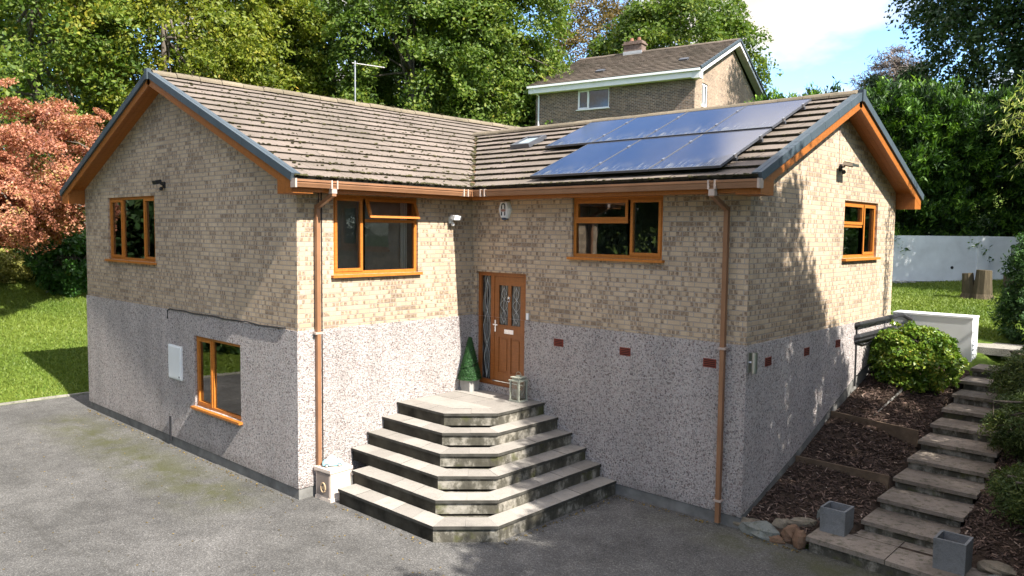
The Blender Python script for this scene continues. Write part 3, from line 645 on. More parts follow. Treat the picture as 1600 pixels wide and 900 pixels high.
# ---- roof ----
def slope_tiles(name, base, along, up, u_lo, u_hi, nc, exp_, seed, mats, parent, tw=0.335, lift=0.036, wob=0.002):
    """base: point at u=0,d=0 ; along, up unit vectors; u_lo/u_hi(d): limits; up is in the slope"""
    rng = random.Random(seed); m = MB(); base = np.array(base, float); along = np.array(along, float); up = np.array(up, float)
    nrm = np.cross(along, up); nrm = nrm if nrm[2] > 0 else -nrm
    for c in range(nc):
        dA, dB = c*exp_, (c+1)*exp_+0.0
        lo, hi = min(u_lo(dA), u_lo(dB)), max(u_hi(dA), u_hi(dB))
        u = lo-(tw/2 if c % 2 else 0)
        cw = rng.uniform(-.004, .004)
        while u < hi:
            a, b = u+.0012, u+tw-.0012; u += tw
            a0, b0 = max(a, u_lo(dA)), min(b, u_hi(dA)); a1, b1 = max(a, u_lo(dB)), min(b, u_hi(dB))
            if b0-a0 < .01 and b1-a1 < .01: continue
            b0 = max(b0, a0+.001); b1 = max(b1, a1+.001)
            j = rng.uniform(-wob, wob); dj = rng.uniform(-.006, .006)+cw; k2 = rng.uniform(-wob, wob)*.6
            P = lambda uu, d, h: base+along*uu+up*d+nrm*h
            m.tint = min(1, max(0, rng.gauss(.5, .25)))
            t0, t1 = P(a0, dA+dj, lift+j), P(b0, dA+dj, lift+k2+j); t2, t3 = P(b1, dB+.03, 0.006+k2), P(a1, dB+.03, 0.006)
            g0, g1 = P(a0, dA+dj+.012, -0.004), P(b0, dA+dj+.012, -0.004)
            m.mat = 0
            q = [t0, t1, t2, t3]
            if np.dot(np.cross(q[1]-q[0], q[2]-q[1]), nrm) < 0: q = q[::-1]
            m.poly(q); m.mat = 1; m.poly([g0, g1, t1, t0])
    m.mat = 0
    return m.build(name, mats, parent)
cs = 1/math.sqrt(1+sl_*sl_)
mt_ = [G['tile'], G['tile_edge']]
nL = 15; LsL = (Wl/2+ox)/cs; eL = LsL/nL; nR = 11; LsR = (Wr/2+ox)/cs; eR = LsR/nR
y0L = -La-og+.03
# deck under the tiles, then soffits as one closed body
m = MB()
def slabpoly(pts, th=.06):
    a = [np.array(p, float)-np.array((0, 0, .012)) for p in pts]; b = [p-np.array((0, 0, th)) for p in a]
    m.poly(a); m.poly(b[::-1])
    for i in range(len(a)): j = (i+1) % len(a); m.poly([b[i], b[j], a[j], a[i]])
zs = lambda x: Ze+sl_*(ox-x)       # left wing, right slope
slabpoly([(ox, y0L, Ze), (ox, -ox, Ze), (-RYR, RYR, ZRR), (-RYR, YB-ox-RYR+ox-0.0, ZRR), (ox, YB, Ze), (RXL, YB, ZRL), (RXL, y0L, ZRL)])
slabpoly([(RXL, y0L, ZRL), (RXL, YB, ZRL), (-Wl-ox, YB, Ze), (-Wl-ox, y0L, Ze)])
slabpoly([(ox, -ox, Ze), (Lb+og-.03, -ox, Ze), (Lb+og-.03, RYR, ZRR), (-RYR, RYR, ZRR)])
slabpoly([(-RYR, RYR, ZRR), (Lb+og-.03, RYR, ZRR), (Lb+og-.03, YB, Ze), (ox, YB, Ze)])
roof = m.build('roof', G['under'], house)
sA = slope_tiles('roof_tiles', (ox, 0, Ze), (0, 1, 0), (-cs, 0, sl_*cs), lambda d: y0L, lambda d: (-ox+d*cs if d*cs-ox < RYR else YB), nL, eL, 1, mt_, roof)
slope_tiles('roof_tiles', (-Wl-ox, 0, Ze), (0, 1, 0), (cs, 0, sl_*cs), lambda d: y0L, lambda d: YB, nL, eL, 2, mt_, roof)
slope_tiles('roof_tiles', (0, -ox, Ze), (1, 0, 0), (0, cs, sl_*cs), lambda d: ox-d*cs+.06, lambda d: Lb+og-.03, nR, eR, 3, mt_, roof, lift=0.05, wob=0.004)
slope_tiles('roof_tiles', (0, YB, Ze), (1, 0, 0), (0, -cs, sl_*cs), lambda d: ox-d*cs, lambda d: Lb+og-.03, nR, eR, 4, mt_, roof)
# ridges
def ridge(p0, p1, parent, mat, seed=0, r=.115, step=.45):
    m = MB(); p0 = np.array(p0, float); p1 = np.array(p1, float); L = np.linalg.norm(p1-p0); d = (p1-p0)/L; side = np.cross(d, (0, 0, 1)); n = int(L/step); rng = random.Random(seed)
    for i in range(n):
        a = p0+d*(L*i/n+.006); b = p0+d*(L*(i+1)/n-.006); jz = rng.uniform(-.006, .008); m.tint = rng.random()
        prof = [(r*1.15*math.cos(t), r*.85*math.sin(t)-.02) for t in np.linspace(-.1, math.pi+.1, 9)]
        A_ = [a+side*x+np.array((0, 0, z+jz)) for x, z in prof]; B_ = [b+side*x+np.array((0, 0, z+jz)) for x, z in prof]
        for k in range(8): m.poly([A_[k+1], A_[k], B_[k], B_[k+1]])
        m.poly(A_); m.poly(B_[::-1])
    return m.build('ridge_tiles', mat, parent)
ridge((RXL, y0L+.02, ZRL+.02), (RXL, YB, ZRL+.02), roof, G['ridge'], 1); ridge((-RYR, RYR, ZRR+.02), (Lb+og-.05, RYR, ZRR+.02), roof, G['ridge'], 2)
# moss lumps along course edges, valley filling
rng = random.Random(8); m = MB()
def lump(p, r): m.tint = rng.random(); m.blob(p, (r, r*rng.uniform(.7, 1.3), r*.45), rng.random()*99, (6, 4), .25)
for i in range(1150):
    c = int(nL*rng.random()**1.7); d = c*eL+rng.uniform(-.02, .03) if rng.random() < .7 else rng.uniform(0, LsL)
    y = rng.uniform(y0L, 2.5); x = ox-d*cs
    if y > -x-.03: continue
    lump((x, y, Ze+sl_*(ox-x)+.035), rng.uniform(.012, .032)*(1.3 if c < 2 else 1))
for i in range(1100):
    c = int(nR*rng.random()**1.3); d = c*eR+rng.uniform(-.02, .03); yy = -ox+d*cs; x = rng.uniform(-yy, Lb+og)
    if .7 < x < 5.25 and d > .9 and rng.random() < .95: continue
    lump((x, yy, Ze+sl_*(ox+yy)+.04), rng.uniform(.012, .035))
for i in range(160):
    t = rng.random(); y = -ox+t*(RYR+ox); lump((-y+rng.uniform(-.04, .04), y+rng.uniform(-.04, .04), Ze+sl_*(ox+y)+.02), rng.uniform(.02, .05))
for i in range(120): lump((RXL+rng.uniform(-.12, .12), rng.uniform(y0L, 6), ZRL+.10), rng.uniform(.01, .03))
mo = m.build('moss', G['moss'], roof); mo['kind'] = 'stuff'
m = MB(); a, b = np.array((ox, -ox, Ze+.02)), np.array((-RYR, RYR, ZRR+.02)); sd_ = np.array((1, 1, 0))/math.sqrt(2)*.07
m.poly([a-sd_, a+sd_, b+sd_, b-sd_]); m.build('valley_mortar', G['stone2'], roof)

# verge caps, barge boards, soffits
def gable_trim(apex, e_near, e_far, n, fr_label=None):
    """apex and eave points in the roof plane at the wall-outer verge; n = outward normal"""
    n = np.array(n, float); apex = np.array(apex, float)
    mv, mb_, ms = MB(), MB(), MB()
    for e in (np.array(e_near, float), np.array(e_far, float)):
        d = e-apex; L = np.linalg.norm(d); d /= L; up = np.cross(d, n); up = up if up[2] > 0 else -up
        N = 7
        for i in range(N):                                               # interlocking verge caps
            o = apex+d*(L*i/N); l = L/N-.006
            mv.obox(o-n*.05-up*.055, d*l, up*.118, n*.07)
        mv.obox(apex-n*.12+up*.050, d*L, up*.016, n*.075)
        mb_.obox(apex-n*.045-up*.19, d*(L-.05), up*.13, n*.03)
        ms.obox(apex-n*(og+.03)-up*.10, d*(L-.10), up*.015, n*(og-.02))
        for k in range(1, 4): ms.obox(apex-n*(.09*k)-up*.104, d*(L-.10), up*.006, n*.006)
        # boxed end at the eaves
        h = np.array((d[0], d[1], 0)); h /= np.linalg.norm(h)
        q = e-h*(ox-.035); q[2] = Ze-.235
        p = [q-n*(og+.02), q-n*.018, e-h*.05-n*.018, e-h*.05-n*(og+.02)]
        p[2] = np.array((p[2][0], p[2][1], Ze-.125)); p[3] = np.array((p[3][0], p[3][1], Ze-.125))
        tz = Ze-.06
        mb_.hexa([p[0], p[1], p[2]-np.array((0, 0, .10)), p[3]-np.array((0, 0, .10)), *(np.array((r[0], r[1], tz+(.16 if i < 2 else 0))) for i, r in enumerate(p))])
    mv.obox(apex-n*.045+np.array((-.0, 0, -.10))-np.cross(n, (0, 0, 1))*.06, np.cross(n, (0, 0, 1))*.12, np.array((0, 0, .20)), n*.085)
    mb_.build('barge_board', G['upvcd'], roof); ms.build('soffit', G['upvcd'], roof); mv.build('verge_cap', G['verge'], roof, bevel=.008)
gable_trim((RXL, -La-og, ZRL), (ox, -La-og, Ze), (-Wl-ox, -La-og, Ze), (0, -1, 0))
gable_trim((Lb+og, RYR, ZRR), (Lb+og, -ox, Ze), (Lb+og, YB, Ze), (1, 0, 0))
# fascia + eaves soffit + gutter
m = MB()
for bb in (((.41, -La-og+.05, Ze-.20), (.435, -.41, Ze-.02)), ((.435, -.435, Ze-.20), (Lb+og-.05, -.41, Ze-.02)), ((-Wl-.435, -La-og+.05, Ze-.20), (-Wl-.41, 6.5, Ze-.02))):
    m = MB(); m.box(*bb); m.build('fascia', G['upvcd'], roof)
for bb in (((.0, -La, Ze-.185), (.41, -.0, Ze-.175)), ((.0, -.41, Ze-.186), (Lb, -.0, Ze-.176)), ((-Wl-.41, -La, Ze-.185), (-Wl, 6.5, Ze-.175))):
    m = MB(); m.box(*bb); m.build('soffit', G['upvcd'], roof)
def gutter(pts_fn, L, name='gutter'):
    m = MB(); prof = [(0, .06), (0, -.055), (.075, -.055), (.082, -.035), (.098, .0), (.098, .022), (.112, .028), (.112, .06), (.104, .06), (.104, .035), (.09, .03), (.085, -.025), (.07, -.046), (.008, -.046), (.008, .06)]
    for a, b in zip(prof, prof[1:]+prof[:1]): m.poly([pts_fn(0, *a), pts_fn(L, *a), pts_fn(L, *b), pts_fn(0, *b)])
    return m.build(name, G['gutter'], roof)
gz = Ze-.085
g1 = gutter(lambda t, o, z: (.436+o, -La-og+.02+t, gz+z), La+og-.02-.56); g2 = gutter(lambda t, o, z: (.555+t, -.436-o, gz+z), Lb+og-.555+.0)
gutter(lambda t, o, z: (-Wl-.436-o, -La-og+.02+t, gz+z), 10.5)
m = MB(); m.box((.43, -.56, gz-.06), (.56, -.43, gz+.062)); m.build('gutter_corner', G['gutter'], roof, bevel=.004)
def clip(p, ax): 
    m = MB()
    for k in (-.05, .05):
        q = list(p); q[ax] += k
        a = [q[0]-.002, q[1]-.002]; 
        m = MB()
        if ax == 1: m.box((.43, q[1]-.012, gz-.062), (.556, q[1]+.012, gz+.066))
        else: m.box((q[0]-.012, -.556, gz-.062), (q[0]+.012, -.43, gz+.066))
        m.build('gutter_clip', G['clip'], roof)
clip((.5, -3.46, 0), 1); clip((.5, -.70, 0), 1); clip((.5+.3, -.5, 0), 0); clip((5.28, -.5, 0), 0)
for bb in (((.43, -La-og+.0, gz-.065), (.56, -La-og+.03, gz+.066)), ((Lb+og-.012, -.56, gz-.065), (Lb+og+.02, -.43, gz+.066))):
    m = MB(); m.box(*bb); m.build('gutter_end', G['clip'], roof)
# downpipes
def sqtube(m, pts, w_, axis_h):
    pts = [np.array(p, float) for p in pts]; s_ = np.array(axis_h, float)
    for a, b in zip(pts, pts[1:]):
        d = b-a; d_ = d/np.linalg.norm(d); t = np.cross(d_, s_); m.obox(a-s_*w_/2-t*w_/2-d_*.01, s_*w_, t*w_, d+d_*.02)
m = MB(); sqtube(m, [(.50, -3.46, gz-.05), (.50, -3.46, gz-.16)], .075, (0, 1, 0)); sqtube(m, [(.50, -3.46, gz-.15), (.075, -3.46, 4.62)], .06, (0, 1, 0)); sqtube(m, [(.075, -3.46, 4.64), (.075, -3.46, 0.03)], .065, (0, 1, 0))
dp = m.build('downpipe', G['gutter'], house)
m = MB(); m.box((.46, -3.505, gz-.13), (.545, -3.415, gz-.06)); 
for z in (2.62, .42): m.build('pipe_bracket', G['clip'], dp); m = MB(); m.box((.022, -3.53, z), (.115, -3.39, z+.035))
m.build('pipe_bracket', G['clip'], dp)
m = MB(); m.box((.075, -3.40, .03), (.09, -3.385, 4.9)); m.tube([(.02, -3.405, .1), (.02, -3.405, 4.85)], .008, 6); m.build('cable', G['black'], dp)
m = MB(); sqtube(m, [(5.28, -.50, gz-.05), (5.28, -.50, gz-.16)], .075, (1, 0, 0)); sqtube(m, [(5.28, -.50, gz-.15), (5.28, -.075, 4.62)], .06, (1, 0, 0)); sqtube(m, [(5.28, -.075, 4.64), (5.28, -.075, 0.05)], .065, (1, 0, 0))
dp2 = m.build('downpipe', G['gutter'], house)
m = MB(); m.box((5.235, -.545, gz-.15), (5.325, -.46, gz-.06)); 
for z in (2.6, .35): m.build('pipe_bracket', G['clip'], dp2); m = MB(); m.box((5.22, -.115, z), (5.34, -.02, z+.035))
m.build('pipe_bracket', G['clip'], dp2)
# air bricks
def airbrick(fr, u, z):
    m = MB(); m.mat = 0; wbox(m, fr, u-.105, u+.105, z-.065, z+.065, 0, RT+.006)
    m.mat = 1
    for k in range(4): wbox(m, fr, u-.09, u+.09, z-.048+k*.028, z-.036+k*.028, RT+.0, RT+.008)
    m.build('air_brick', [G['airb'], G['under']], house)
for u in (2.17, 3.55, 5.05): airbrick(Fq, u, 2.37)
for u in (.69, 2.11, 3.46): airbrick(B, u, 2.38)
# meter box, cables on left gable
m = MB(); wbox(m, A, -4.56+Wl, -4.0+Wl, 1.35, 2.01, RT, RT+.03); wbox(m, A, -4.53+Wl, -4.03+Wl, 1.38, 1.98, RT+.03, RT+.045)
mb_ = m.build('meter_box', G['white'], house, bevel=.008); m = MB(); wbox(m, A, -4.075+Wl, -4.05+Wl, 1.40, 1.43, RT+.045, RT+.055); m.build('lock', G['black'], mb_)
m = MB(); m.tube([A.p(Wl-4.62, 2.50, .03), A.p(Wl-4.61, 2.66, .03), A.p(Wl-4.5, 2.70, .03)]+[A.p(Wl-4.3+k*.4, 2.695+.012*math.sin(k*2.1), .03) for k in range(11)], .013, 6); m.build('cable', G['black'], house); m = MB(); m.tube([A.p(Wl-4.57, .57, .035), A.p(Wl-4.57, .08, .035)], .022, 6); m.build('cable', G['black'], house)
m = MB(); m.tube([B.p(1.0, 4.75, .006), B.p(1.15, 4.3, .006)], .002, 4); m.build('cable', G['clip'], house); m = MB(); m.tube([B.p(RYR+.07, 5.45, .008), B.p(RYR+.05, 6.3, .008)], .005, 5); m.build('cable', G['clip'], house)
# doorbell
m = MB(); wbox(m, Fq, 1.41, 1.46, 2.70, 2.82, 0, .025); m.build('doorbell', G['white'], house, bevel=.004)
# roof window on right wing
def slopeP(x, y, h): return np.array((x, y, Ze+sl_*(ox+y)))+np.array((0, -sl_, 1))*cs*h
up_ = np.array((0, cs, sl_*cs)); nr_ = np.array((0, -sl_*cs, cs))
m = MB(); c0 = slopeP(-.62, 1.72, .03); m.obox(c0, np.array((.52, 0, 0)), up_*.07, nr_*.09); m.obox(c0+up_*.53, np.array((.52, 0, 0)), up_*.07, nr_*.09); m.obox(c0+up_*.07, np.array((.06, 0, 0)), up_*.46, nr_*.09); m.obox(c0+up_*.07+np.array((.46, 0, 0)), np.array((.06, 0, 0)), up_*.46, nr_*.09)
rw = m.build('roof_window', G['alu'], roof); m = MB(); m.obox(c0+up_*.07+np.array((.06, 0, 0))+nr_*.05, np.array((.40, 0, 0)), up_*.46, nr_*.012)
m.build('roof_window_glass', simple('skylight_glass', (0.35, 0.42, 0.46), 0.1, 0.7), roof)
# lead valley strip already; aerial behind ridge
ae = empty('tv_aerial', (-5.2, 1.07, 6.85), 'thin television aerial on a mast behind the left roof ridge', 'aerial')
m = MB(); m.tube([(-5.2, 1.07, 6.7), (-5.2, 1.07, 8.34)], .02, 8); m.build('mast', G['steel'], ae)
m = MB(); d_ = np.array((.35, .62, -.05)); a_ = np.array((-5.2, 1.07, 8.28)); m.tube([a_-d_*.1, a_+d_], .012, 6)
for k in range(9):
    c = a_+d_*(.05+k*.11); q = np.array((.62, -.35, 0))*(.16 if k else .22); m.tube([c-q, c+q], .005, 5)
m.build('antenna_boom', G['steel'], ae)
m = MB(); m.lathe([(.30, 0), (.30, .12), (.26, .2), (.1, .26), (.0, .27)], (-5.2, 1.07, 6.98), 14); m.box((-5.6, .75, 6.3), (-4.9, 1.4, 6.99)); m.build('chimney', G['terra'], roof)

# solar panels
def panel_proto():
    W_, H_ = 1.145, 1.0
    return None
def solar(x0, x1, ya, yb, label, seed):
    L = (yb-ya)/cs; o = empty('solar_panel', slopeP(x0, ya, .14), label, 'solar panel', 'solar panels on the right wing roof')
    o.rotation_euler = (math.atan(sl_), 0, 0); w_ = x1-x0-.012
    def add(name, mat, bx):
        m = MB(); [m.box(*q) for q in bx]; q = m.build(name, mat, o, loc=(0, 0, 0)); return q
    add('frame', G['alu'], [((0, 0, -.035), (w_, .014, .0)), ((0, L-.026, -.035), (w_, L-.012, .0)), ((0, .014, -.035), (.014, L-.026, .0)), ((w_-.014, .014, -.035), (w_, L-.026, .0))])
    add('glass', G['panel'], [((.014, .014, -.03), (w_-.014, L-.026, -.003))])
    for q in (.25, .75):
        add('rail', G['alu'], [((-.03, L*q, -.085), (w_+.03, L*q+.04, -.04))]); add('clamp', G['steel'], [((w_-.008, L*q-.015, -.04), (w_+.02, L*q+.055, .014))])
    return o
ux = [.68, 1.82, 2.96, 4.14, 5.30]; lx = [1.79, 2.96, 4.15, 5.33]
ul = ['solar panel in the upper row, leftmost of that row above bare tiles', 'solar panel in the upper row, second from the left', 'solar panel in the upper row, third from the left', 'solar panel in the upper row, nearest the gable verge']
ll = ['solar panel in the lower row, leftmost with clean glass', 'solar panel in the lower row, middle one with pale dirt streaks', 'solar panel in the lower row, nearest the gable verge with wide pale streaks']
for i in range(4): solar(ux[i], ux[i+1], 1.34, 2.80, ul[i], i)
for i in range(3): solar(lx[i], lx[i+1], -.34, 1.26, ll[i], i)

# ------------------------------------------------------------------ entrance steps
es = empty('entrance_steps', (1.5, -1.5, 0), 'wide angled stone steps with paved landing up to the brown front door', 'steps')
lv = [.03+.2083*i for i in range(1, 7)]; T = .045
def step_outline(i, inset=0.0):
    f = -3.455+.322*i+inset; s_ = 3.445-.312*i-inset; ch = .63
    xl = .58 if i == 0 else (.50 if i == 1 else .03)
    return xl, f, s_, ch
for i in range(6):
    z1 = lv[i]; z0 = -.05 if i == 0 else lv[i-1]
    xl, f, s_, ch = step_outline(i, .025)
    st_ = MB(); st_.prism([(xl+.01, f), (s_-ch, f), (s_, f+ch), (s_, -.03), (xl+.01, -.03)], z0-.002, z1-T)
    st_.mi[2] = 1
    so = st_.build('step_riser', [G['riser'], G['riser_shade']], es)
    xl, f, s_, ch = step_outline(i); m = MB(); gap = .004; rr = random.Random(i+40)
    xl2, f2, s2, ch2 = step_outline(i+1, .025); 
    if i == 5: f2, s2 = -.03-.0, None
    def slab(poly):
        c = np.mean(poly, 0); poly = [(p[0]+(c[0]-p[0])*.006, p[1]+(c[1]-p[1])*.006) for p in poly]
        m.tint = rr.random(); zt = z1+rr.uniform(-.003, .003); n = len(poly); m.mat = 0
        if np.cross(np.array(poly[1])-poly[0], np.array(poly[2])-poly[1]) < 0: poly = poly[::-1]
        m.poly([(x, y, zt) for x, y in poly]); m.poly([(x, y, z1-T) for x, y in reversed(poly)]); m.mat = 1
        for q in range(n):
            a, b = poly[q], poly[(q+1) % n]; m.poly([(*a, z1-T), (*b, z1-T), (*b, zt), (*a, zt)])
    dtr = .32+.025
    # inner edge polyline parallel to the outer
    a0, a1, a2, a3 = (xl, f), (s_-ch, f), (s_, f+ch), (s_, -.03)
    dd = dtr if i < 5 else .36
    k_ = dd*math.tan(math.pi/8)
    b0, b1, b2, b3 = (xl, f+dd), (s_-ch-k_, f+dd), (s_-dd, f+ch+k_), (s_-dd, -.03)
    def run(p, q, r, t, n):
        p, q, r, t = map(np.array, (p, q, r, t))
        for j in range(n):
            A0, A1 = p+(q-p)*j/n, p+(q-p)*(j+1)/n; B0, B1 = r+(t-r)*j/n, r+(t-r)*(j+1)/n; slab([tuple(A0), tuple(A1), tuple(B1), tuple(B0)])
    run(a0, a1, b0, b1, max(2, round((a1[0]-a0[0])/.45))); run(a1, a2, b1, b2, 2); run(a2, a3, b2, b3, max(2, round((a3[1]-a2[1])/.5)))
    if i == 5:
        ys = [b0[1], -1.1, -.55, -.03]; xs_ = [.03, .55, 1.05, b2[0]]
        slab([(.03, b0[1]), b1, b2, (b2[0], -.95), (.03, -.95)] if False else [(.03, b0[1]), b1, (b1[0], -.98), (.03, -.98)])
        slab([b1, b2, (b2[0], -.98), (b1[0], -.98)])
        for (p, q) in ((.03, .5), (.5, 1.0), (1.0, b2[0])): slab([(p, -.98), (q, -.98), (q, -.5), (p, -.5)]); slab([(p, -.5), (q, -.5), (q, -.03), (p, -.03)])
    m.mat = 0
    m.build('paving', [G['slab'], G['nose']], so, bevel=.004)

# ------------------------------------------------------------------ small things by the door and the steps
def rotz(o, a): o.rotation_euler[2] = a; return o
lt = empty('lantern', (1.47, -.27, 1.28), 'tall grey-green metal lantern with candle, right of the front door on the landing', 'lantern')
def loc(m, name, mat, par, **k): return m.build(name, mat, par, loc=(0, 0, 0), **k)
m = MB(); a = .10
m.box((-a-.02, -a-.02, 0), (a+.02, a+.02, .03))
for sx in (-1, 1):
    for sy in (-1, 1): m.box((sx*a-.013, sy*a-.013, .03), (sx*a+.013, sy*a+.013, .36))
m.box((-a-.025, -a-.025, .36), (a+.025, a+.025, .385)); m.box((-a+.02, -a+.02, .385), (a-.02, a-.02, .42)); m.box((-a-.005, -a-.005, .42), (a+.005, a+.005, .435)); m.box((-.03, -.03, .435), (.03, .03, .46))
loc(m, 'frame', G['sage'], lt, bevel=.003); m = MB()
for sx in (-1, 1):
    m.poly([(sx*a, -a, .03), (sx*a, a, .03), (sx*a, a, .36), (sx*a, -a, .36)]); m.poly([(-a, sx*a, .03), (a, sx*a, .03), (a, sx*a, .36), (-a, sx*a, .36)])
loc(m, 'pane', G['glass'], lt); m = MB(); m.lathe([(.038, 0), (.038, .17), (.0, .172)], (0, 0, .03), 14); loc(m, 'candle', G['candle'], lt, smooth=False)
m = MB(); m.tube([(.06*math.cos(t), .0, .46+.06*math.sin(t)) for t in np.linspace(0, 3.14, 9)], .004, 5); loc(m, 'ring_handle', G['sage'], lt)

# leaf clouds ---------------------------------------------------------------
def leaves_mesh(name, C_, N_, size, tint, mat, aspect=0.55, rng=None, curl=0.0):
    """C_ centres, N_ normals, size (n,), tint (n,) -> quads"""
    n = len(C_); rng = rng or np.random.default_rng(1)
    t = rng.normal(size=(n, 3)); t -= (t*N_).sum(1)[:, None]*N_; t /= np.linalg.norm(t, axis=1)[:, None]+1e-9
    b = np.cross(N_, t); s_ = size[:, None]
    V = np.empty((n, 4, 3)); V[:, 0] = C_-t*s_*.5; V[:, 1] = C_+b*s_*aspect*.5+N_*s_*curl; V[:, 2] = C_+t*s_*.5; V[:, 3] = C_-b*s_*aspect*.5+N_*s_*curl
    return quads(name, V, tint, mat)
def quads(name, V, tint, mat):
    n = len(V); me = bpy.data.meshes.new(name); me.vertices.add(n*4); me.vertices.foreach_set('co', V.reshape(-1).astype(np.float32))
    me.loops.add(n*4); me.loops.foreach_set('vertex_index', np.arange(n*4, dtype=np.int32)); me.polygons.add(n); me.polygons.foreach_set('loop_start', np.arange(0, n*4, 4, dtype=np.int32))
    a = me.attributes.new('tint', 'FLOAT', 'FACE'); a.data.foreach_set('value', np.clip(tint, 0, 1).astype(np.float32)); me.materials.append(mat); me.update(calc_edges=True)
    return me
def unit(v): return v/(np.linalg.norm(v, axis=-1, keepdims=True)+1e-9)
def crown_mesh(name, seed, shape, nc, nl, cr, leaf, mat, flat=.45, tintb=.5, shell=.55, droop=.0, aspect=.55, tspread=.22, fine=None, nlobe=26, lobe=.5):
    """shape(dirs)->point scale (n,3) radii; clumps in a lobed shell; leaves flattened in clumps"""
    rng = np.random.default_rng(seed)
    D = unit(rng.normal(size=(nc, 3))); L = unit(rng.normal(size=(nlobe, 3)))
    bump = (np.exp(14*(D@L.T-1))*rng.uniform(.4, 1.0, nlobe)).max(1)
    r = rng.uniform(0, 1, nc)**(1/2.2)*(1-shell)+shell
    P = shape(D)*(r*(1-lobe*.5+lobe*bump))[:, None]
    cn = unit(D*.7+np.array((0, 0, .75))+rng.normal(size=(nc, 3))*.25)
    ct = rng.normal(0, 1, nc)*.5
    sz = rng.uniform(.6, 1.35, nc)*cr
    X = rng.normal(size=(nc, nl, 3)); X = X/np.linalg.norm(X, axis=2, keepdims=True)*rng.uniform(0.15, 1, (nc, nl, 1))**.6
    hn = (X*cn[:, None]).sum(2, keepdims=True); X = X-hn*cn[:, None]*(1-flat)
    X = X*sz[:, None, None]; rad2 = np.linalg.norm(X, axis=2); X[..., 2] -= droop*rad2**2/cr
    Cc = (P[:, None]+X).reshape(-1, 3)
    Nn = unit(cn[:, None]*.55+rng.normal(size=(nc, nl, 3))*.6).reshape(-1, 3)
    size = leaf*rng.uniform(.6, 1.3, nc*nl)
    tt = tintb+tspread*(ct[:, None]*.8+rng.normal(size=(nc, nl))*.6).reshape(-1)
    me = leaves_mesh(name, Cc, Nn, size, tt, mat, aspect, rng)
    return me, P
def ell(rx, ry, rz, under=.6):
    def f(D):
        s_ = np.array((rx, ry, rz)); q = D*s_; q[:, 2] = np.where(q[:, 2] < 0, q[:, 2]*under, q[:, 2]); return q
    return f
def tree(kind, label, cat, x, y, ztop, r, mat, seed, nc=380, nl=110, leaf=.235, cr=1.15, group=None, under=.9, trunk=True, rz=None, tintb=.5, bark=None, zc=None, droop=.08, z0=None, limbs=18, coff=(0, 0), **kw):
    g = float(H(x, y)) if z0 is None else z0; o = empty(kind, (x, y, g), label, cat, group)
    hgt = ztop-g; rz = rz or hgt*.42; c = ztop-g-rz if zc is None else zc-g
    me, P = crown_mesh('crown', seed, ell(r, r, rz, under), nc, nl, cr, leaf, mat, tintb=tintb, droop=droop, **{'flat': .32, **kw})
    cr_ = bpy.data.objects.new('crown', me); link(cr_, o); cr_.location = (coff[0], coff[1], c); P = P+np.array((coff[0], coff[1], 0))
    if trunk:
        rr = random.Random(seed); m = MB(); tr = .010*hgt+.08; pts = [np.array((0, 0, -.3))]
        for k in range(1, 7): pts.append(np.array((rr.uniform(-.2, .2), rr.uniform(-.2, .2), (c+rz*.6)*k/6)))
        m.tube(pts, [tr*(1-.13*k) for k in range(7)], 10)
        idx = sorted(range(len(P)), key=lambda i: rr.random())[:limbs]
        for i in idx:
            e = P[i]+np.array((0, 0, c)); t0 = rr.uniform(.35, .95); s0 = pts[0]+(pts[-1]-pts[0])*t0; s0 = np.array(pts[min(6, int(t0*6))]); md = (s0+e)/2+np.array((rr.uniform(-.4, .4), rr.uniform(-.4, .4), -.06*np.linalg.norm(e-s0)+.3))
            m.tube([s0, (s0*2+md)/3+np.array((0, 0, .1)), md, (md+e)/2, e], [tr*.32, tr*.26, tr*.18, tr*.1, tr*.03], 6)
        m.build('trunk', bark or G['bark'], o, loc=(0, 0, 0), smooth=True)
    return o

# topiary by the door
tp = empty('potted_topiary', (.20, -.24, 1.282), 'spiral clipped dark green topiary in square grey pot, left of the front door', 'potted plant')
def pot(m, w_, h, t=.02, taper=.85):
    a, b = w_*taper/2, w_/2
    o = [(-a, -a, 0), (a, -a, 0), (a, a, 0), (-a, a, 0), (-b, -b, h), (b, -b, h), (b, b, h), (-b, b, h)]
    for f in ((3,2,1,0),(0,1,5,4),(1,2,6,5),(2,3,7,6),(3,0,4,7)): m.poly([o[i] for i in f])
    c = b-t; m.poly([(-b, -b, h), (b, -b, h), (c, -c, h), (-c, -c, h)]); m.poly([(b, -b, h), (b, b, h), (c, c, h), (c, -c, h)]); m.poly([(b, b, h), (-b, b, h), (-c, c, h), (c, c, h)]); m.poly([(-b, b, h), (-b, -b, h), (-c, -c, h), (-c, c, h)])
    d = a-t; z = .05
    i = [(-c, -c, h), (c, -c, h), (c, c, h), (-c, c, h), (-d, -d, z), (d, -d, z), (d, d, z), (-d, d, z)]
    for f in ((0,1,5,4),(1,2,6,5),(2,3,7,6),(3,0,4,7),(4,5,6,7)): m.poly([i[k] for k in f])
m = MB(); pot(m, .27, .22, .02, .88); loc(m, 'pot', simple('stone_pot', (.30, .29, .27), .85, .2, var=.15), tp)
m = MB(); m.box((-.11, -.11, .10), (.11, .11, .20)); loc(m, 'soil', G['soil'], tp); m = MB(); m.tube([(0, 0, .18), (0, 0, .95)], .012, 6); loc(m, 'stem', G['bark'], tp)
rng = np.random.default_rng(5); n = 15000; t = rng.random(n)**1.25; z = .22+.78*t; ang = t*2*math.pi*2.6; R_ = .145*(1-t)+.035
th = rng.uniform(-math.pi, math.pi, n); band = .85+.25*np.cos(th*0)
off = unit(rng.normal(size=(n, 3)))*(.085*(1-t)+.045)[:, None]*rng.uniform(.7, 1.05, n)[:, None]
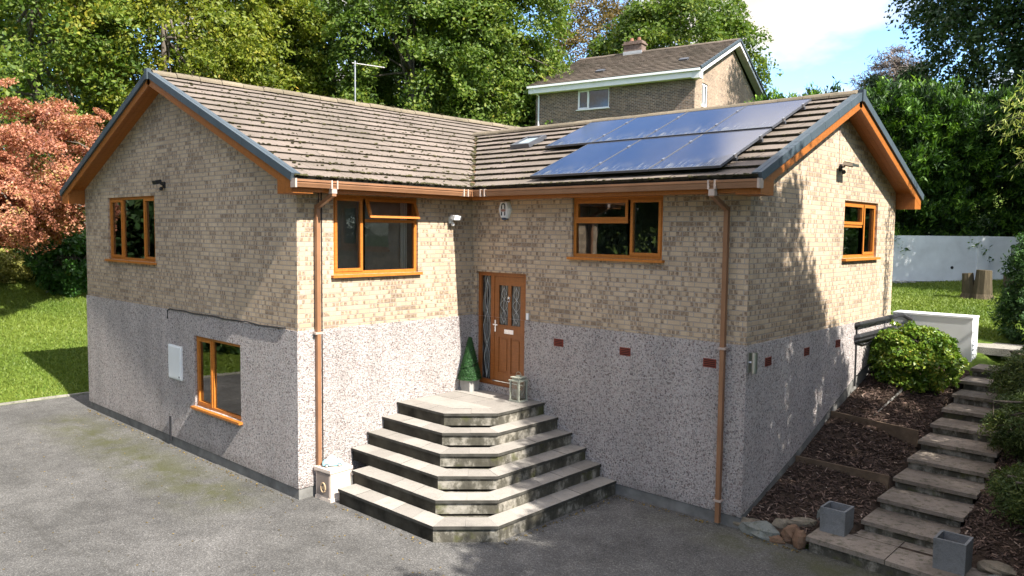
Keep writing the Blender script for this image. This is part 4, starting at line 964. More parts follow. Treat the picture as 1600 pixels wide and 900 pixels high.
ph = (th-ang) % (2*math.pi); ok = (ph > .75) | (rng.random(n) < .12); rc = (.20*(1-t)+.03)*rng.uniform(.8, 1.03, n)*np.where(ok, 1, .6)
C_ = np.stack([np.cos(th)*rc, np.sin(th)*rc, z], 1); off = np.stack([np.cos(th), np.sin(th), .4+0*th], 1)+rng.normal(size=(n, 3))*.5
me = leaves_mesh('foliage', C_, unit(off+rng.normal(size=(n, 3))*.03), np.full(n, .022), rng.random(n), LM['topi'], .6, rng); link(bpy.data.objects.new('foliage', me), tp)

# cream storage box and toy car
bx = empty('plinth_box', (.27, -3.32, 0), 'square cream stone box with brown front and round motif, beside the downpipe', 'stone box')
bx.rotation_euler[2] = rad(3)
m = MB(); m.box((-.19, -.20, 0), (.19, .20, .46)); m.box((-.21, -.22, .46), (.21, .22, .51)); m.box((-.20, -.21, .0), (.20, .21, .05)); loc(m, 'body', G['cream'], bx, bevel=.008)
m = MB(); m.box((-.16, -.212, .08), (.16, -.20, .44)); loc(m, 'front_panel', G['boxface'], bx)
m = MB(); m.tube([(.02+.055*math.cos(t), -.218, .21+.075*math.sin(t)) for t in np.linspace(0, 6.3, 20)], .011, 6, False); m.blob((.02, -.214, .21), (.025, .012, .035), 3, (8, 6), .1); loc(m, 'motif', simple('tan_motif', (.42, .30, .18), .6), bx)
tc_ = empty('model_car', (.26, -3.33, .512), 'small white and pale blue model vintage car on top of the cream box', 'toy car'); tc_.rotation_euler[2] = rad(62)
m = MB()
def hull(m, secs):   # cross-sections (x, [(y,z)...])
    for (xa, A_), (xb, B_) in zip(secs, secs[1:]):
        k = len(A_)
        for q in range(k): m.poly([(xa, *A_[q]), (xb, *B_[q]), (xb, *B_[(q+1) % k]), (xa, *A_[(q+1) % k])])
    m.poly([(secs[0][0], *q) for q in secs[0][1]]); m.poly([(secs[-1][0], *q) for q in secs[-1][1][::-1]])
def sec(w_, z0, z1): return [(-w_, z0), (w_, z0), (w_*1.05, (z0+z1)/2), (w_*.8, z1), (-w_*.8, z1), (-w_*1.05, (z0+z1)/2)]
hull(m, [(-.16, sec(.055, .03, .06)), (-.13, sec(.07, .022, .09)), (-.05, sec(.075, .02, .10)), (.06, sec(.075, .02, .10)), (.13, sec(.07, .022, .085)), (.16, sec(.055, .03, .06))]); loc(m, 'body', G['blue'], tc_, smooth=False)
m = MB(); hull(m, [(-.10, sec(.055, .098, .101)), (-.07, sec(.055, .098, .145)), (.03, sec(.055, .098, .148)), (.075, sec(.055, .098, .101))]); loc(m, 'cabin', G['offw'], tc_)
for x in (-.10, .10):
    for s_ in (-1, 1):
        m = MB(); m.tube([(x, s_*.06, .028), (x, s_*.083, .028)], .03, 12); q = loc(m, 'wheel', G['black'], tc_); m = MB(); m.tube([(x, s_*.083, .028), (x, s_*.087, .028)], .016, 10); m.build('hub', G['offw'], q, loc=(0, 0, 0))
        q.location = (0, 0, 0)
# alarm box
al = empty('alarm_box', (.88, -.0, 4.66), 'white hexagonal alarm box with black arch letter A and navy base, above the front door', 'alarm box')
m = MB(); hx = [(-.07, -.15), (.07, -.15), (.135, .02), (.075, .16), (-.075, .16), (-.135, .02)]
hx2 = [(u*.86, z*.9) for u, z in hx]
m.poly([(u, -.085, z) for u, z in hx2]); 
for i in range(6):
    a, b, c, d = hx[i], hx[(i+1) % 6], hx2[(i+1) % 6], hx2[i]; m.poly([(a[0], -.05, a[1]), (b[0], -.05, b[1]), (c[0], -.085, c[1]), (d[0], -.085, d[1])]); m.poly([(a[0], -.0, a[1]), (b[0], 0, b[1]), (b[0], -.05, b[1]), (a[0], -.05, a[1])])
loc(m, 'cover', G['white'], al)
m = MB(); m.tube([(-.04, -.089, -.10), (-.04, -.089, -.035)], .011, 6); m.tube([(.04, -.089, -.10), (.04, -.089, -.035)], .011, 6)
m.tube([(-.04, -.089, .02), (-.04, -.089, .07)]+[(-.04*math.cos(t), -.089, .07+.04*math.sin(t)) for t in np.linspace(.3, 2.84, 8)]+[(.04, -.089, .07), (.04, -.089, .02)], .011, 6); loc(m, 'letter_mark', G['black'], al)
m = MB(); m.box((-.055, -.090, -.03), (.055, -.0855, .015)); loc(m, 'print_band', G['redbar'], al); m = MB(); m.lathe([(.055, 0), (.06, .03)], (0, -.045, -.175), 12); loc(m, 'strobe', G['navy'], al)

# security lights and camera
def seclight(pos, ang, label, head, kind='wall_light', twin=True):
    o = empty(kind, pos, label, 'security light' if kind == 'wall_light' else 'security camera'); o.rotation_euler[2] = ang   # local -y is outward
    m = MB(); m.box((-.045, -.03, -.06), (.045, 0, .06)); m.tube([(0, -.02, 0), (0, -.09, .02)], .016, 8); loc(m, 'bracket', head, o, bevel=.004)
    m = MB(); m.obox((-.085, -.19, .0), (.17, 0, 0), (0, .11, .03), (0, -.025, .07)); loc(m, 'lamp_head', head, o, bevel=.008)
    m = MB(); m.blob((0, -.07, -.075), (.032, .035, .038), 2, (10, 8), 0.0); loc(m, 'motion_sensor', G['black'] if head is G['black'] else G['white'], o, smooth=True)
    return o
seclight((0.0, -.57, 4.47), math.pi/2, 'small white floodlight with sensor high on the inner wall beside the window', G['white'])
seclight((-4.69, -La, 5.10), 0, 'black twin security floodlight high on the left gable wall', G['black'])
lr = seclight((Lb, 3.28, 5.42), math.pi/2, 'grey floodlight on black arm high on the sunlit right gable', G['black'])
m = MB(); m.obox((-.16, -.27, .0), (.30, 0, 0), (0, .16, .035), (0, -.0, .05)); loc(m, 'glass_cover', G['steel'], lr, bevel=.012)
wl = empty('cylinder_wall_light', (Lb+RT, .06, 2.44), 'small steel cylinder wall lamp on the pebbledash near the right corner', 'wall lamp')
m = MB(); m.box((0, -.05, -.14), (.02, .05, .14)); m.tube([(.02, 0, 0), (.07, 0, 0)], .02, 8); loc(m, 'back_plate', G['steel'], wl); m = MB(); m.lathe([(.04, -.15), (.042, .15)], (.085, 0, 0), 12); loc(m, 'lamp_cylinder', G['steel'], wl)

# heat pump
hp = empty('heat_pump', (5.45, 7.0, 1.72), 'white outdoor heat pump unit behind the round bush', 'heat pump')
m = MB(); m.box((0, 0, 0), (1.47, .48, .93)); m.box((-.01, -.01, .93), (1.48, .49, .97)); loc(m, 'casing', G['white'], hp, bevel=.015)
m = MB()
for k in range(7): m.box((1.475, .10, .12+k*.09), (1.486, .38, .15+k*.09))
loc(m, 'louvre', simple('grey_louvre', (.45, .46, .47), .5), hp)
m = MB(); m.box((.1, -.02, -.10), (.2, .5, .0)); m.box((1.25, -.02, -.10), (1.35, .5, .0)); loc(m, 'foot', G['black'], hp)
m = MB(); m.tube([(.5+.24*math.cos(t), -.012, .46+.24*math.sin(t)) for t in np.linspace(0, 6.3, 24)], .012, 5, False)
for k in range(9): m.tube([(.27, -.014, .26+k*.05), (.73, -.014, .26+k*.05)], .004, 4)
loc(m, 'fan_grille', simple('grille_grey', (.25, .26, .27), .5), hp)
ip = empty('insulated_pipes', (Lb+.05, 4.3, 2.4), 'black foil lagged pipes running along the gable to the heat pump', 'pipes')
m = MB()
for z, r in ((2.66, .045), (2.43, .05), (2.36, .03)): m.tube([(5.62, 4.28, z-.03), (5.68, 4.3, z)]+[(5.69, 4.4+k*.3, z+.008*math.sin(k*3)) for k in range(9)]+[(5.8, 7.0, z-.1)], r, 8)
m.build('lagging', simple('black_lagging', (.02, .02, .022), .45, .5, var=.5, scale=20), ip)
m = MB(); m.tube([(5.635, 4.33, 2.6), (5.635, 4.35, 1.5)], .018, 6); m.tube([(5.635, 4.33, 2.3), (5.66, 4.7, 2.25), (5.66, 5.2, 2.28)], .014, 6); m.build('cable', G['black'], ip)

# ------------------------------------------------------------------ garden steps, bed edges, stones
gs = empty('garden_steps', (7.6, 0, 0), 'flight of mossy concrete garden steps climbing beside the right gable', 'steps')
rr = random.Random(3); X0, X1 = 7.06, 8.17
m = MB(); m.prism([(6.63, -.06), (8.72, -.24), (8.72, .48), (6.63, .58)], -.05, .14); m.build('riser', G['riser'], gs)
m = MB(); m.prism([(6.60, -.10), (7.62, -.16), (7.62, .80), (6.60, .60)], .14, .205); m.tint = .7
m.prism([(7.63, -.16), (8.75, -.28), (8.75, .50), (7.63, .80)], .14, .20); m.build('landing', G['gstep'], gs, bevel=.015)
for k in range(10):
    z = .355+.159*k; y = .64+.63*k; m = MB(); m.tint = rr.random()
    dx = rr.uniform(-.03, .03); m.prism([(X0+dx, y), (X1+dx, y-.03+rr.uniform(-.02, .02)), (X1+dx, y+.70), (X0+dx, y+.70)], z-.055, z)
    t = m.build('tread', G['gstep'], gs, bevel=.012)
    m = MB(); m.prism([(X0+.04, y+.04), (X1-.04, y+.02), (X1-.04, y+.68), (X0+.04, y+.68)], z-.30, z-.055); m.build('riser', G['riser'], t)
def board(p0, p1, h, label, th=.04):
    p0, p1 = np.array(p0, float), np.array(p1, float); o = empty('timber_edging', p0, label, 'timber board', 'timber boards across the bark bed')
    m = MB(); d = p1-p0; s_ = np.cross(d/np.linalg.norm(d), (0, 0, 1))*th; m.obox(p0-np.array((0, 0, h)), d, s_, np.array((0, 0, h+.03))); m.build('board', G['timber'], o, bevel=.005); return o
board((5.62, 1.88, .68), (7.06, 1.80, .69), .22, 'weathered timber board across the bark bed, the lower one beside the gable')
board((5.62, 3.32, 1.18), (7.06, 3.18, 1.12), .24, 'weathered timber board across the bark bed, the upper one beside the gable')
board((8.18, 2.15, .66), (9.6, 2.0, .70), .2, 'weathered timber board edging the bed right of the garden steps')
pp = empty('drain_pipe', (6.23, 3.69, 1.1), 'thin grey pipe lying on the bark below the round bush', 'pipe')
m = MB(); m.tube([(6.23, 3.60, 1.17), (6.24, 3.69, 1.19), (6.33, 4.6, 1.45), (6.36, 5.2, 1.62)], .022, 8); m.build('pipe', simple('grey_pipe', (.28, .27, .24), .6), pp)
def planter(x, y, z, w_, h, label):
    o = empty('square_planter', (x, y, z), label, 'planter', 'square planters flanking the garden steps'); m = MB(); pot(m, w_, h, .03, .97); loc(m, 'box', G['pot'], o, bevel=.003)
    m = MB(); m.box((-w_/2+.035, -w_/2+.035, .04), (w_/2-.035, w_/2-.035, h*.55)); loc(m, 'soil', G['soil'], o)
    return o
planter(6.82, .40, .205, .34, .34, 'empty square grey planter on the lowest slab, nearest the house corner')
planter(8.30, .20, .20, .36, .38, 'empty square grey planter at the right end of the lowest slab')
stones = [((5.72, .10, .07), (.25, .10, .10), 'stone', 'long flat buff stone at the house corner, top of the rubble edge', .3), ((5.93, -.02, .04), (.30, .13, .16), 'stone3', 'big grey-green stone at the house corner bed edge', -.1),
 ((6.15, .18, .16), (.16, .07, .10), 'stone', 'buff upright slab stone in the rubble edge', .5), ((6.32, .08, .10), (.13, .10, .14), 'stone2', 'rust brown stone in the middle of the rubble edge', .2),
 ((6.50, -.05, .10), (.09, .09, .16), 'stone2', 'orange-brown block stone next to the lowest slab', 0), ((6.38, .30, .22), (.22, .05, .08), 'stone', 'thin buff stone leaning over the rust ones', .6),
 ((6.58, .55, .28), (.09, .05, .15), 'stone3', 'pale upright stone behind the left planter', .2), ((8.72, .42, .25), (.22, .16, .07), 'stone', 'flat pale stone right of the right planter', .3), ((8.85, .12, .18), (.20, .16, .09), 'stone3', 'grey stone at the lower right bed edge', -.2), ((6.14, -.07, .02), (.16, .07, .09), 'stone2', 'low dark red stone at the foot of the rubble edge', -.1)]
for i, (p, r, mm, lab, a) in enumerate(stones):
    o = empty('edging_rock', p, lab, 'stone', 'rubble stones edging the bark bed'); o.rotation_euler[2] = a; m = MB(); m.tint = .6; m.blob((0, 0, 0), r, i*7+1, (9, 6), .16); loc(m, 'rock', G[mm], o, bevel=.004)
# bark chips
rng = np.random.default_rng(11); n = 26000
x = rng.uniform(5.63, 9.6, n); y = rng.uniform(.05, 6.3, n)
keep = ~((x > X0-.02) & (x < X1+.02)) & ~((y < .62) & (x > 6.58) & (x < 8.8)) & (y > .06+.10*(x > 5.9))
x, y = x[keep], y[keep]; n = len(x); C_ = np.stack([x, y, H(x, y)+.02+rng.random(n)*.035], 1)
a = rng.uniform(0, 6.28, n); tl = rng.normal(0, .35, n); d = np.stack([np.cos(a)*np.cos(tl), np.sin(a)*np.cos(tl), np.sin(tl)], 1); q = unit(np.cross(d, unit(np.array((0, 0, 1))+rng.normal(size=(n, 3))*.5)))
L_ = rng.uniform(.03, .095, n)[:, None]*.5; W_ = rng.uniform(.007, .018, n)[:, None]*.5
V = np.stack([C_-d*L_-q*W_, C_+d*L_-q*W_, C_+d*L_+q*W_, C_-d*L_+q*W_], 1)
o = bpy.data.objects.new('bark_mulch', quads('bark_mulch', V, rng.beta(1.3, 2.2, n), G['chip'])); link(o); tag(o, 'dark brown bark chippings covering the sloping bed', 'bark chippings', kind='stuff')
# grass tufts on the lawns in view
def blades(n, xr, yr, cond, name, label, hgt=.05):
    x = rng.uniform(*xr, n); y = rng.uniform(*yr, n); k = cond(x, y); x, y = x[k], y[k]; n = len(x); z = H(x, y)
    a = rng.uniform(0, 6.28, n); w2 = .016; hh = hgt*rng.uniform(.5, 1.3, n); lean = rng.normal(0, .03, (n, 2))
    b = np.stack([x, y, z-.01], 1); s_ = np.stack([np.cos(a), np.sin(a), a*0], 1)*w2; t = np.stack([x+lean[:, 0], y+lean[:, 1], z+hh], 1)
    V = np.stack([b-s_, b+s_, t+s_*.3, t-s_*.3], 1); tt = .5+.3*rng.normal(size=n)*.6+.25*np.sin(x*1.3)*np.cos(y*1.1+x*.4)
    o = bpy.data.objects.new(name, quads(name, V, tt, LM['blade'])); link(o); tag(o, label, 'grass', kind='stuff')
blades(150000, (-24, -10.86), (-9, 4), lambda x, y: (x < -10.88), 'lawn_grass', 'short mown grass on the left lawn')
blades(90000, (-1, 9), (7.4, 20), lambda x, y: (y > 7.5) & ~((x > 6.5) & (x < 8.7) & (y < 8.7)) & ~((x < 7.0) & (x > 5.3) & (y < 7.5)), 'back_lawn_grass', 'short grass of the lawn before the white wall')
rngw = np.random.default_rng(14); Pw = []
for (a_, b_, n_) in (((-8.9, -3.86), (0.05, -3.86), 260), ((3.5, -.08), (5.2, -.08), 90), ((.6, -3.52), (2.8, -3.52), 60), ((3.50, -2.8), (3.50, -.1), 90), ((5.7, -.12), (6.6, -.2), 60)):
    t_ = rngw.random(n_); a_, b_ = np.array(a_), np.array(b_); q_ = a_+(b_-a_)*t_[:, None]; nn_ = np.array(((b_-a_)[1], -(b_-a_)[0])); nn_ = nn_/np.linalg.norm(nn_); Pw.append(q_+nn_*np.abs(rngw.normal(0, .05, n_))[:, None])
Pw = np.concatenate(Pw); Pw = np.column_stack([Pw, np.full(len(Pw), .012)])
o = bpy.data.objects.new('moss_and_litter', leaves_mesh('moss_and_litter', Pw, unit(np.array((0, 0, 1))+rngw.normal(size=Pw.shape)*.5), rngw.uniform(.015, .045, len(Pw)), rngw.random(len(Pw)), LM['brown'], .7, rngw)); link(o); tag(o, 'thin line of leaf litter where the drive meets the walls and steps', 'leaf litter', kind='stuff')
# fallen leaves
rng2 = np.random.default_rng(4); n = 500; x = rng2.uniform(-10.5, 5, n); y = -rng2.random(n)**1.5*9-3.9; C_ = np.stack([x, y, np.full(n, .008)], 1)
k = ~((x > .4) & (y > -3.6)); me = leaves_mesh('fallen_leaves', C_[k], unit(np.array((0, 0, 1))+rng2.normal(size=(k.sum(), 3))*.15), np.full(k.sum(), .035), rng2.random(k.sum()), LM['brown'], .7, rng2)
o = bpy.data.objects.new('fallen_leaves', me); link(o); tag(o, 'scattered small dry leaves on the drive', 'leaves', kind='stuff')

# ------------------------------------------------------------------ white garden wall, stump, shed bits
ww = empty('garden_wall', (2.27, 17.26, 2.6), 'white painted masonry garden wall with a pillar behind the back lawn', 'wall')
dW = np.array((.73, .683, 0)); nW = np.array((.683, -.73, 0)); oW = np.array((2.27, 17.26, 0))
m = MB(); p = oW-dW*4.5; m.obox(p+np.array((0, 0, 2.75)), dW*16, -nW*.25, np.array((0, 0, 1.54)))
m.build('wall', G['whitep'], ww)
m = MB(); m.obox(p+nW*.05+np.array((0, 0, 2.3)), dW*16, -nW*.35, np.array((0, 0, .48))); 
for i in range(90):
    q = p+dW*random.uniform(0, 16)+nW*random.uniform(.08, .2); m.tint = random.random(); m.blob((q[0], q[1], 2.62+random.uniform(0, .12)), (.18, .14, .07), i, (7, 5), .2)
m.build('rubble_base', G['stone3'], ww)
q = hit_w = oW+dW*2.98
m = MB(); m.obox(q-dW*.17+np.array((0, 0, 2.76)), dW*.34, nW*.09, np.array((0, 0, 1.54))); m.build('pillar', G['whitep'], ww)
q = oW+dW*2.0; m = MB(); m.tube([q+np.array((0, 0, 3.24)), q+nW*.01+np.array((0, 0, 3.24))], .05, 10); m.build('vent_hole', G['black'], ww)
sp_ = at(1527, 467, 22.0)
st_ = empty('tree_stump', (sp_[0], sp_[1], float(H(sp_[0], sp_[1]))), 'split grey tree stump standing on the lawn before the white wall', 'stump')
m = MB(); 
for dx, r, h in ((-.25, .16, .72), (.12, .22, .82)): m.tube([(dx*1.1, 0, -.1), (dx*.9, .02, .15), (dx, .0, h*.6), (dx*1.1, 0, h)], [r*1.5, r*1.15, r, r*.9], 9)
loc(m, 'trunk', G['stump'], st_)
sp_ = at(1577, 462, 24); ps = empty('garden_post', (sp_[0], sp_[1], 2.5), 'short stone post carrying a thin bird feeder pole by the white wall', 'post')
m = MB(); m.box((-.16, -.14, 0), (.16, .14, .62)); loc(m, 'post', G['stump'], ps, bevel=.02); m = MB(); m.tube([(0, 0, .6), (0, 0, 1.5)], .018, 6); m.box((-.25, -.06, .62), (.25, .06, .65)); m.blob((.05, 0, 1.48), (.07, .05, .06), 1, (8, 6), .1); loc(m, 'feeder_pole', G['black'], ps)

# ------------------------------------------------------------------ neighbour's house
h2a = math.atan2(.1607, .987)
h2 = empty('neighbour_house', (-17.51, 21.09, 5.0), 'brown brick two storey house with white fascia on the hill behind', 'house')
h2.rotation_euler[2] = h2a; Z0 = 5.0; EZ = 12.0-Z0; L2 = 9.52; W2 = 11.38; OV = .42
Ff = Fr((.25, OV, 0), (1, 0, 0), (0, -1, 0)); LL = L2-.25-.42
Gf = Fr((L2-.42, OV, 0), (0, 1, 0), (1, 0, 0)); WW = W2-2*OV
def b2(m, name, mat, par=None, **k): return m.build(name, mat, par or h2, loc=(0, 0, 0), **k)
s2 = (14.43-12.0)/(W2/2)
wz = EZ-.42
hw1 = (2.78-.25, 4.6-.25, 10.60-Z0, 11.60-Z0); hw2 = (.98, 1.78, 10.45-Z0, 11.58-Z0)
m = MB(); wall(m, Ff, 0, LL, 0, wz, [hw1], 0, .1); b2(m, 'brick_wall', G['brick2'])
m = MB(); wall(m, Gf, 0, WW, 0, wz, [hw2], 0, .1); wquad(m, Gf, [(0, wz), (WW, wz), (WW/2, wz+s2*WW/2+.28)]); b2(m, 'brick_wall', brick_mat('brown_brick_side', (0.42, 0.31, 0.215), (0.34, 0.24, 0.165), (0.40, 0.36, 0.31), (0.16, 0.11, 0.085), 0.6))
m = MB(); Lf = Fr((.25, W2-OV, 0), (0, -1, 0), (-1, 0, 0)); wall(m, Lf, 0, WW, 0, wz, [], 0); wquad(m, Lf, [(0, wz), (WW, wz), (WW/2, wz+s2*WW/2+.28)]); b2(m, 'brick_wall', G['brick2'])
def win2(fr, h, cells, sillp=False):
    # built in the rotated house frame: parent is a zero-located child chain, so cancel the offset afterwards
    before = set(bpy.data.objects); o = window(h2, fr, *h, cells, simple('white_upvc', (.75, .76, .75), .4, .4, var=.04), room=1.5, fw=.06, sill=True)
    for q in set(bpy.data.objects)-before: q.location = (0, 0, 0)
win2(Ff, hw1, [(0, .34, 0, 1, True), (.34, 1, 0, 1, False)]); win2(Gf, hw2, [(0, .45, 0, 1, True), (.45, 1, 0, 1, True)])
cs2 = 1/math.sqrt(1+s2*s2); LS2 = (W2/2)/cs2
m = MB(); zz = EZ
for pts in ([(0, 0, zz), (L2, 0, zz), (L2, W2/2, zz+s2*W2/2), (0, W2/2, zz+s2*W2/2)], [(0, W2/2, zz+s2*W2/2), (L2, W2/2, zz+s2*W2/2), (L2, W2, zz), (0, W2, zz)]): slabpoly(pts, .12)
# left end is hipped back in the photograph: ridge starts inside
r2 = b2(m, 'roof', G['under'])
def b3(o): o.location = (0, 0, 0); return o
b3(slope_tiles('roof_tiles', (0, 0, EZ), (1, 0, 0), (0, cs2, s2*cs2), lambda d: .0, lambda d: L2-.02, 18, LS2/18, 21, [G['tile2'], G['tile_edge']], r2, tw=.33, lift=.05, wob=.004))
b3(slope_tiles('roof_tiles', (0, W2, EZ), (1, 0, 0), (0, -cs2, s2*cs2), lambda d: 0, lambda d: L2-.02, 22, LS2/22, 22, [G['tile2'], G['tile_edge']], r2, tw=.28, lift=.03))
b3(ridge((0, W2/2, EZ+s2*W2/2), (L2, W2/2, EZ+s2*W2/2), r2, G['tile2'], 5))
m = MB(); m.box((.0, .03, EZ-.40), (L2-.1, .06, EZ-.05)); m.box((.03, .06, EZ-.40), (L2-.1, OV, EZ-.37)); b2(m, 'fascia', G['white'], r2)
m = MB(); m.box((-.03, -.09, EZ-.13), (L2-.02, .03, EZ-.02)); b2(m, 'gutter', G['white'], r2)
m = MB(); mv = MB()
for ya, sg in ((0, 1), (W2, -1)):
    e = np.array((L2, ya, EZ)); ap = np.array((L2, W2/2, EZ+s2*W2/2)); d = e-ap; L_ = np.linalg.norm(d); d /= L_; upv = np.cross(d, (1, 0, 0)); upv = upv if upv[2] > 0 else -upv
    m.obox(ap-upv*.26-np.array((.03, 0, 0)), d*L_, upv*.2, np.array((.03, 0, 0))); m.obox(ap-upv*.16-np.array((.42, 0, 0)), d*(L_-.1), upv*.02, np.array((.39, 0, 0)))
    for i in range(18): mv.obox(ap+d*L_*i/18-upv*.05-np.array((.04, 0, 0)), d*(L_/18-.02), upv*.11, np.array((.08, 0, 0)))
m.obox((L2-.44, W2-OV-.02, EZ-.45), (.42, 0, 0), (0, .42, 0), (0, 0, .3)); m.obox((L2-.44, .02, EZ-.45), (.40, 0, 0), (0, .42, 0), (0, 0, .36))
b2(m, 'barge_board', simple('pale_barge', (.60, .61, .60), .5), r2); b2(mv, 'verge_cap', G['verge'], r2)
RZ2 = EZ+s2*W2/2; ch = MB(); yc = W2/2; ch.box((2.95, yc-.3, EZ+1.6), (4.05, yc+.3, RZ2+.42)); ch.box((2.88, yc-.37, RZ2+.42), (4.12, yc+.37, RZ2+.50)); ch.box((2.95, yc-.3, RZ2+.50), (4.05, yc+.3, RZ2+.62)); co = b2(ch, 'chimney', simple('chimney_brick', (.16, .115, .095), .9, .2, var=.4, scale=9), r2)
for xx in (3.3, 3.75):
    ch = MB(); ch.lathe([(.13, 0), (.10, .24)], (xx, yc, RZ2+.6), 12); ch.build('chimney_pot', simple('old_clay', (.24, .12, .08), .9, .2, var=.3), r2, loc=(0, 0, 0))
ch = MB(); ch.box((2.93, yc-.33, RZ2-.4), (4.07, yc-.29, RZ2+.06)); ch.build('lead_flashing', simple('lead', (.36, .37, .39), .5), r2, loc=(0, 0, 0))
m = MB(); m.tube([(.35, .0, EZ-.12), (.35, .05, EZ-.3), (.45, OV-.05, EZ-.5), (.45, OV-.05, .2)], .045, 8); b2(m, 'downpipe', G['white'])
for (xx, yy) in ((3.3, 1.35), (7.7, 1.8)):
    m = MB(); z_ = EZ+s2*yy+.04; m.obox((xx, yy, z_), (.45, 0, 0), (0, .3*cs2, .3*s2), (0, -.03, .07)); b2(m, 'roof_vent', G['alu'], r2)

# ------------------------------------------------------------------ trees
def T(kind, label, px, d, ztop, r, mat, seed, **k):
    p = at(px, 300, d); return tree(kind, label, k.pop('cat', 'tree'), p[0], p[1], ztop, r, mat, seed, **k)
WG = 'woodland trees behind the house'
T('broadleaf_tree', 'bright yellow-green tree at the far top left corner behind the red maple', 60, 40, 22, 7.0, LM['green'], 101, group=WG, nc=520, nl=150, under=1.2, shell=.4, lobe=.7, rz=9.5, tintb=.55)
T('broadleaf_tree', 'yellowing tree rising over the left gable', 260, 42, 24, 7.0, LM['yellow'], 102, group=WG, nc=560, nl=150, under=1.2, shell=.4, lobe=.7, rz=10.5, tintb=.5)
T('broadleaf_tree', 'yellow-green tree behind the left roof ridge, left of the aerial', 400, 47, 25, 6.2, LM['yellow'], 103, group=WG, nc=470, nl=150, rz=11, under=1.2, shell=.4, lobe=.7, tintb=.42)
T('broadleaf_tree', 'dark green tree directly behind the aerial', 520, 50, 25, 6.3, LM['green'], 104, group=WG, nc=480, nl=150, rz=11.5, under=1.2, shell=.4, lobe=.7, tintb=.30)
T('broadleaf_tree', 'mid green tree right of the aerial behind the roof', 640, 46, 25, 5.8, LM['green'], 105, group=WG, nc=470, nl=150, rz=11, under=1.2, shell=.4, lobe=.7, tintb=.45)
T('broadleaf_tree', 'tall green tree just left of the brick house on the hill', 765, 45, 23, 4.6, LM['green'], 106, group=WG, nc=560, nl=160, rz=9.6, under=1.2, shell=.4, lobe=.7, tintb=.52)
T('sycamore_tree', 'large round green tree behind the hill house chimney', 1055, 60, 24.5, 6.4, LM['green'], 107, nc=620, nl=130, rz=8.5, cr=1.2, leaf=.30, tintb=.5)
T('broadleaf_tree', 'thin brownish autumn tree left of the chimney of the hill house', 925, 66, 25, 5.0, LM['brown'], 108, nc=380, nl=100, rz=9, cr=1.3, leaf=.24, tintb=.4)
T('bare_tree', 'nearly bare grey twiggy tree against the sky right of the roofs', 1390, 56, 17.6, 2.6, LM['twig'], 109, limbs=80, nc=300, nl=60, rz=4.4, cr=.9, leaf=.55, aspect=.09, tintb=.3)
T('bare_tree', 'small wispy sapling top against the clouds above the solar panels', 1252, 60, 15.2, 1.9, LM['twig'], 110, limbs=40, nc=90, nl=45, rz=3.0, cr=.7, leaf=.4, aspect=.1, tintb=.3)
T('broadleaf_tree', 'pale yellow-green small tree before the bare one at the right', 1425, 48, 11.8, 1.8, LM['yellow'], 111, nc=90, nl=90, rz=2.6, cr=.7, leaf=.2, tintb=.6)
T('big_evergreen_tree', 'huge dark green tree filling the top right corner', 1640, 35, 26, 6.6, LM['dark'], 112, nc=860, nl=150, rz=8.3, cr=1.2, leaf=.22, droop=.35, tintb=.55, under=1.25)
# woodland floor filler far behind
rng = np.random.default_rng(77); n = 60000
px = rng.uniform(-150, 900, n); d = rng.uniform(58, 70, n); dirs = Fv[None]+Rv[None]*((px-800)/FPX)[:, None]; P_ = CAM[None]+dirs*d[:, None]; P_[:, 2] = rng.uniform(6, 21, n)*(.9+.2*np.sin(px*.02))
me = leaves_mesh('woodland', P_, unit(rng.normal(size=(n, 3))+np.array((.3, -.3, .6))), rng.uniform(.4, .8, n), .35+.25*rng.normal(size=n), LM['dark'], .6, rng); o = bpy.data.objects.new('woodland', me); link(o); tag(o, 'dark far woodland seen through the nearer trees', 'woodland', kind='stuff')
# red maple and shrubs by the left lawn
p = at(165, 300, 25.5); p1 = at(80, 300, 25)
tree('japanese_maple', 'spreading Japanese maple with salmon red leaves left of the house', 'tree', p[0], p[1], 8.6, 2.6, LM['red'], 120, nc=240, nl=250, leaf=.095, cr=.46, lobe=.7, rz=2.6, under=.85, tintb=.42, zc=5.95, tspread=.35, shell=.45, coff=(p1[0]-p[0], p1[1]-p[1]))
p = at(-60, 330, 22); tree('japanese_maple', 'lower salmon red maple at the left edge of the picture', 'tree', p[0], p[1], 7.2, 2.3, LM['red'], 121, nc=230, nl=210, leaf=.085, cr=.42, rz=1.9, tintb=.45, zc=5.2, tspread=.35, lobe=.6)
def shrub(label, px, d, r, hgt, mat, seed, nc=90, nl=90, leaf=.1, cr=.3, z0=None, group=None, kind='shrub', **k):
    p = at(px, 440, d); return tree(kind, label, 'shrub', p[0], p[1], (float(H(p[0], p[1])) if z0 is None else z0)+hgt, r, mat, seed, nc=nc, nl=nl, leaf=leaf, cr=cr, rz=hgt*.55, under=1.0, group=group, z0=z0, **k)
SG = 'shrubs along the back of the left lawn'
shrub('yellow variegated low shrub at the left edge of the lawn', 8, 27.5, .75, 1.2, LM['gold'], 130, group=SG)
shrub('dark green laurel shrub under the maple beside the golden one', 62, 28.5, 1.0, 1.9, LM['shrub'], 131, group=SG)
shrub('glossy green laurel shrub under the maple next to the house', 108, 27.5, 1.0, 2.3, LM['shrub'], 132, group=SG, leaf=.16)
shrub('broad evergreen shrub hidden in shade behind the house corner', 150, 29.5, 1.2, 2.8, LM['shrub'], 133, group=SG)
shrub('dark evergreen shrub at the far left behind the golden shrub', -30, 30, 1.5, 2.9, LM['dark'], 134, group=SG)
shrub('dark shaded evergreen shrub behind the maple trunk', 60, 31.5, 2.0, 3.6, LM['dark'], 135, group=SG, leaf=.16, nc=140)
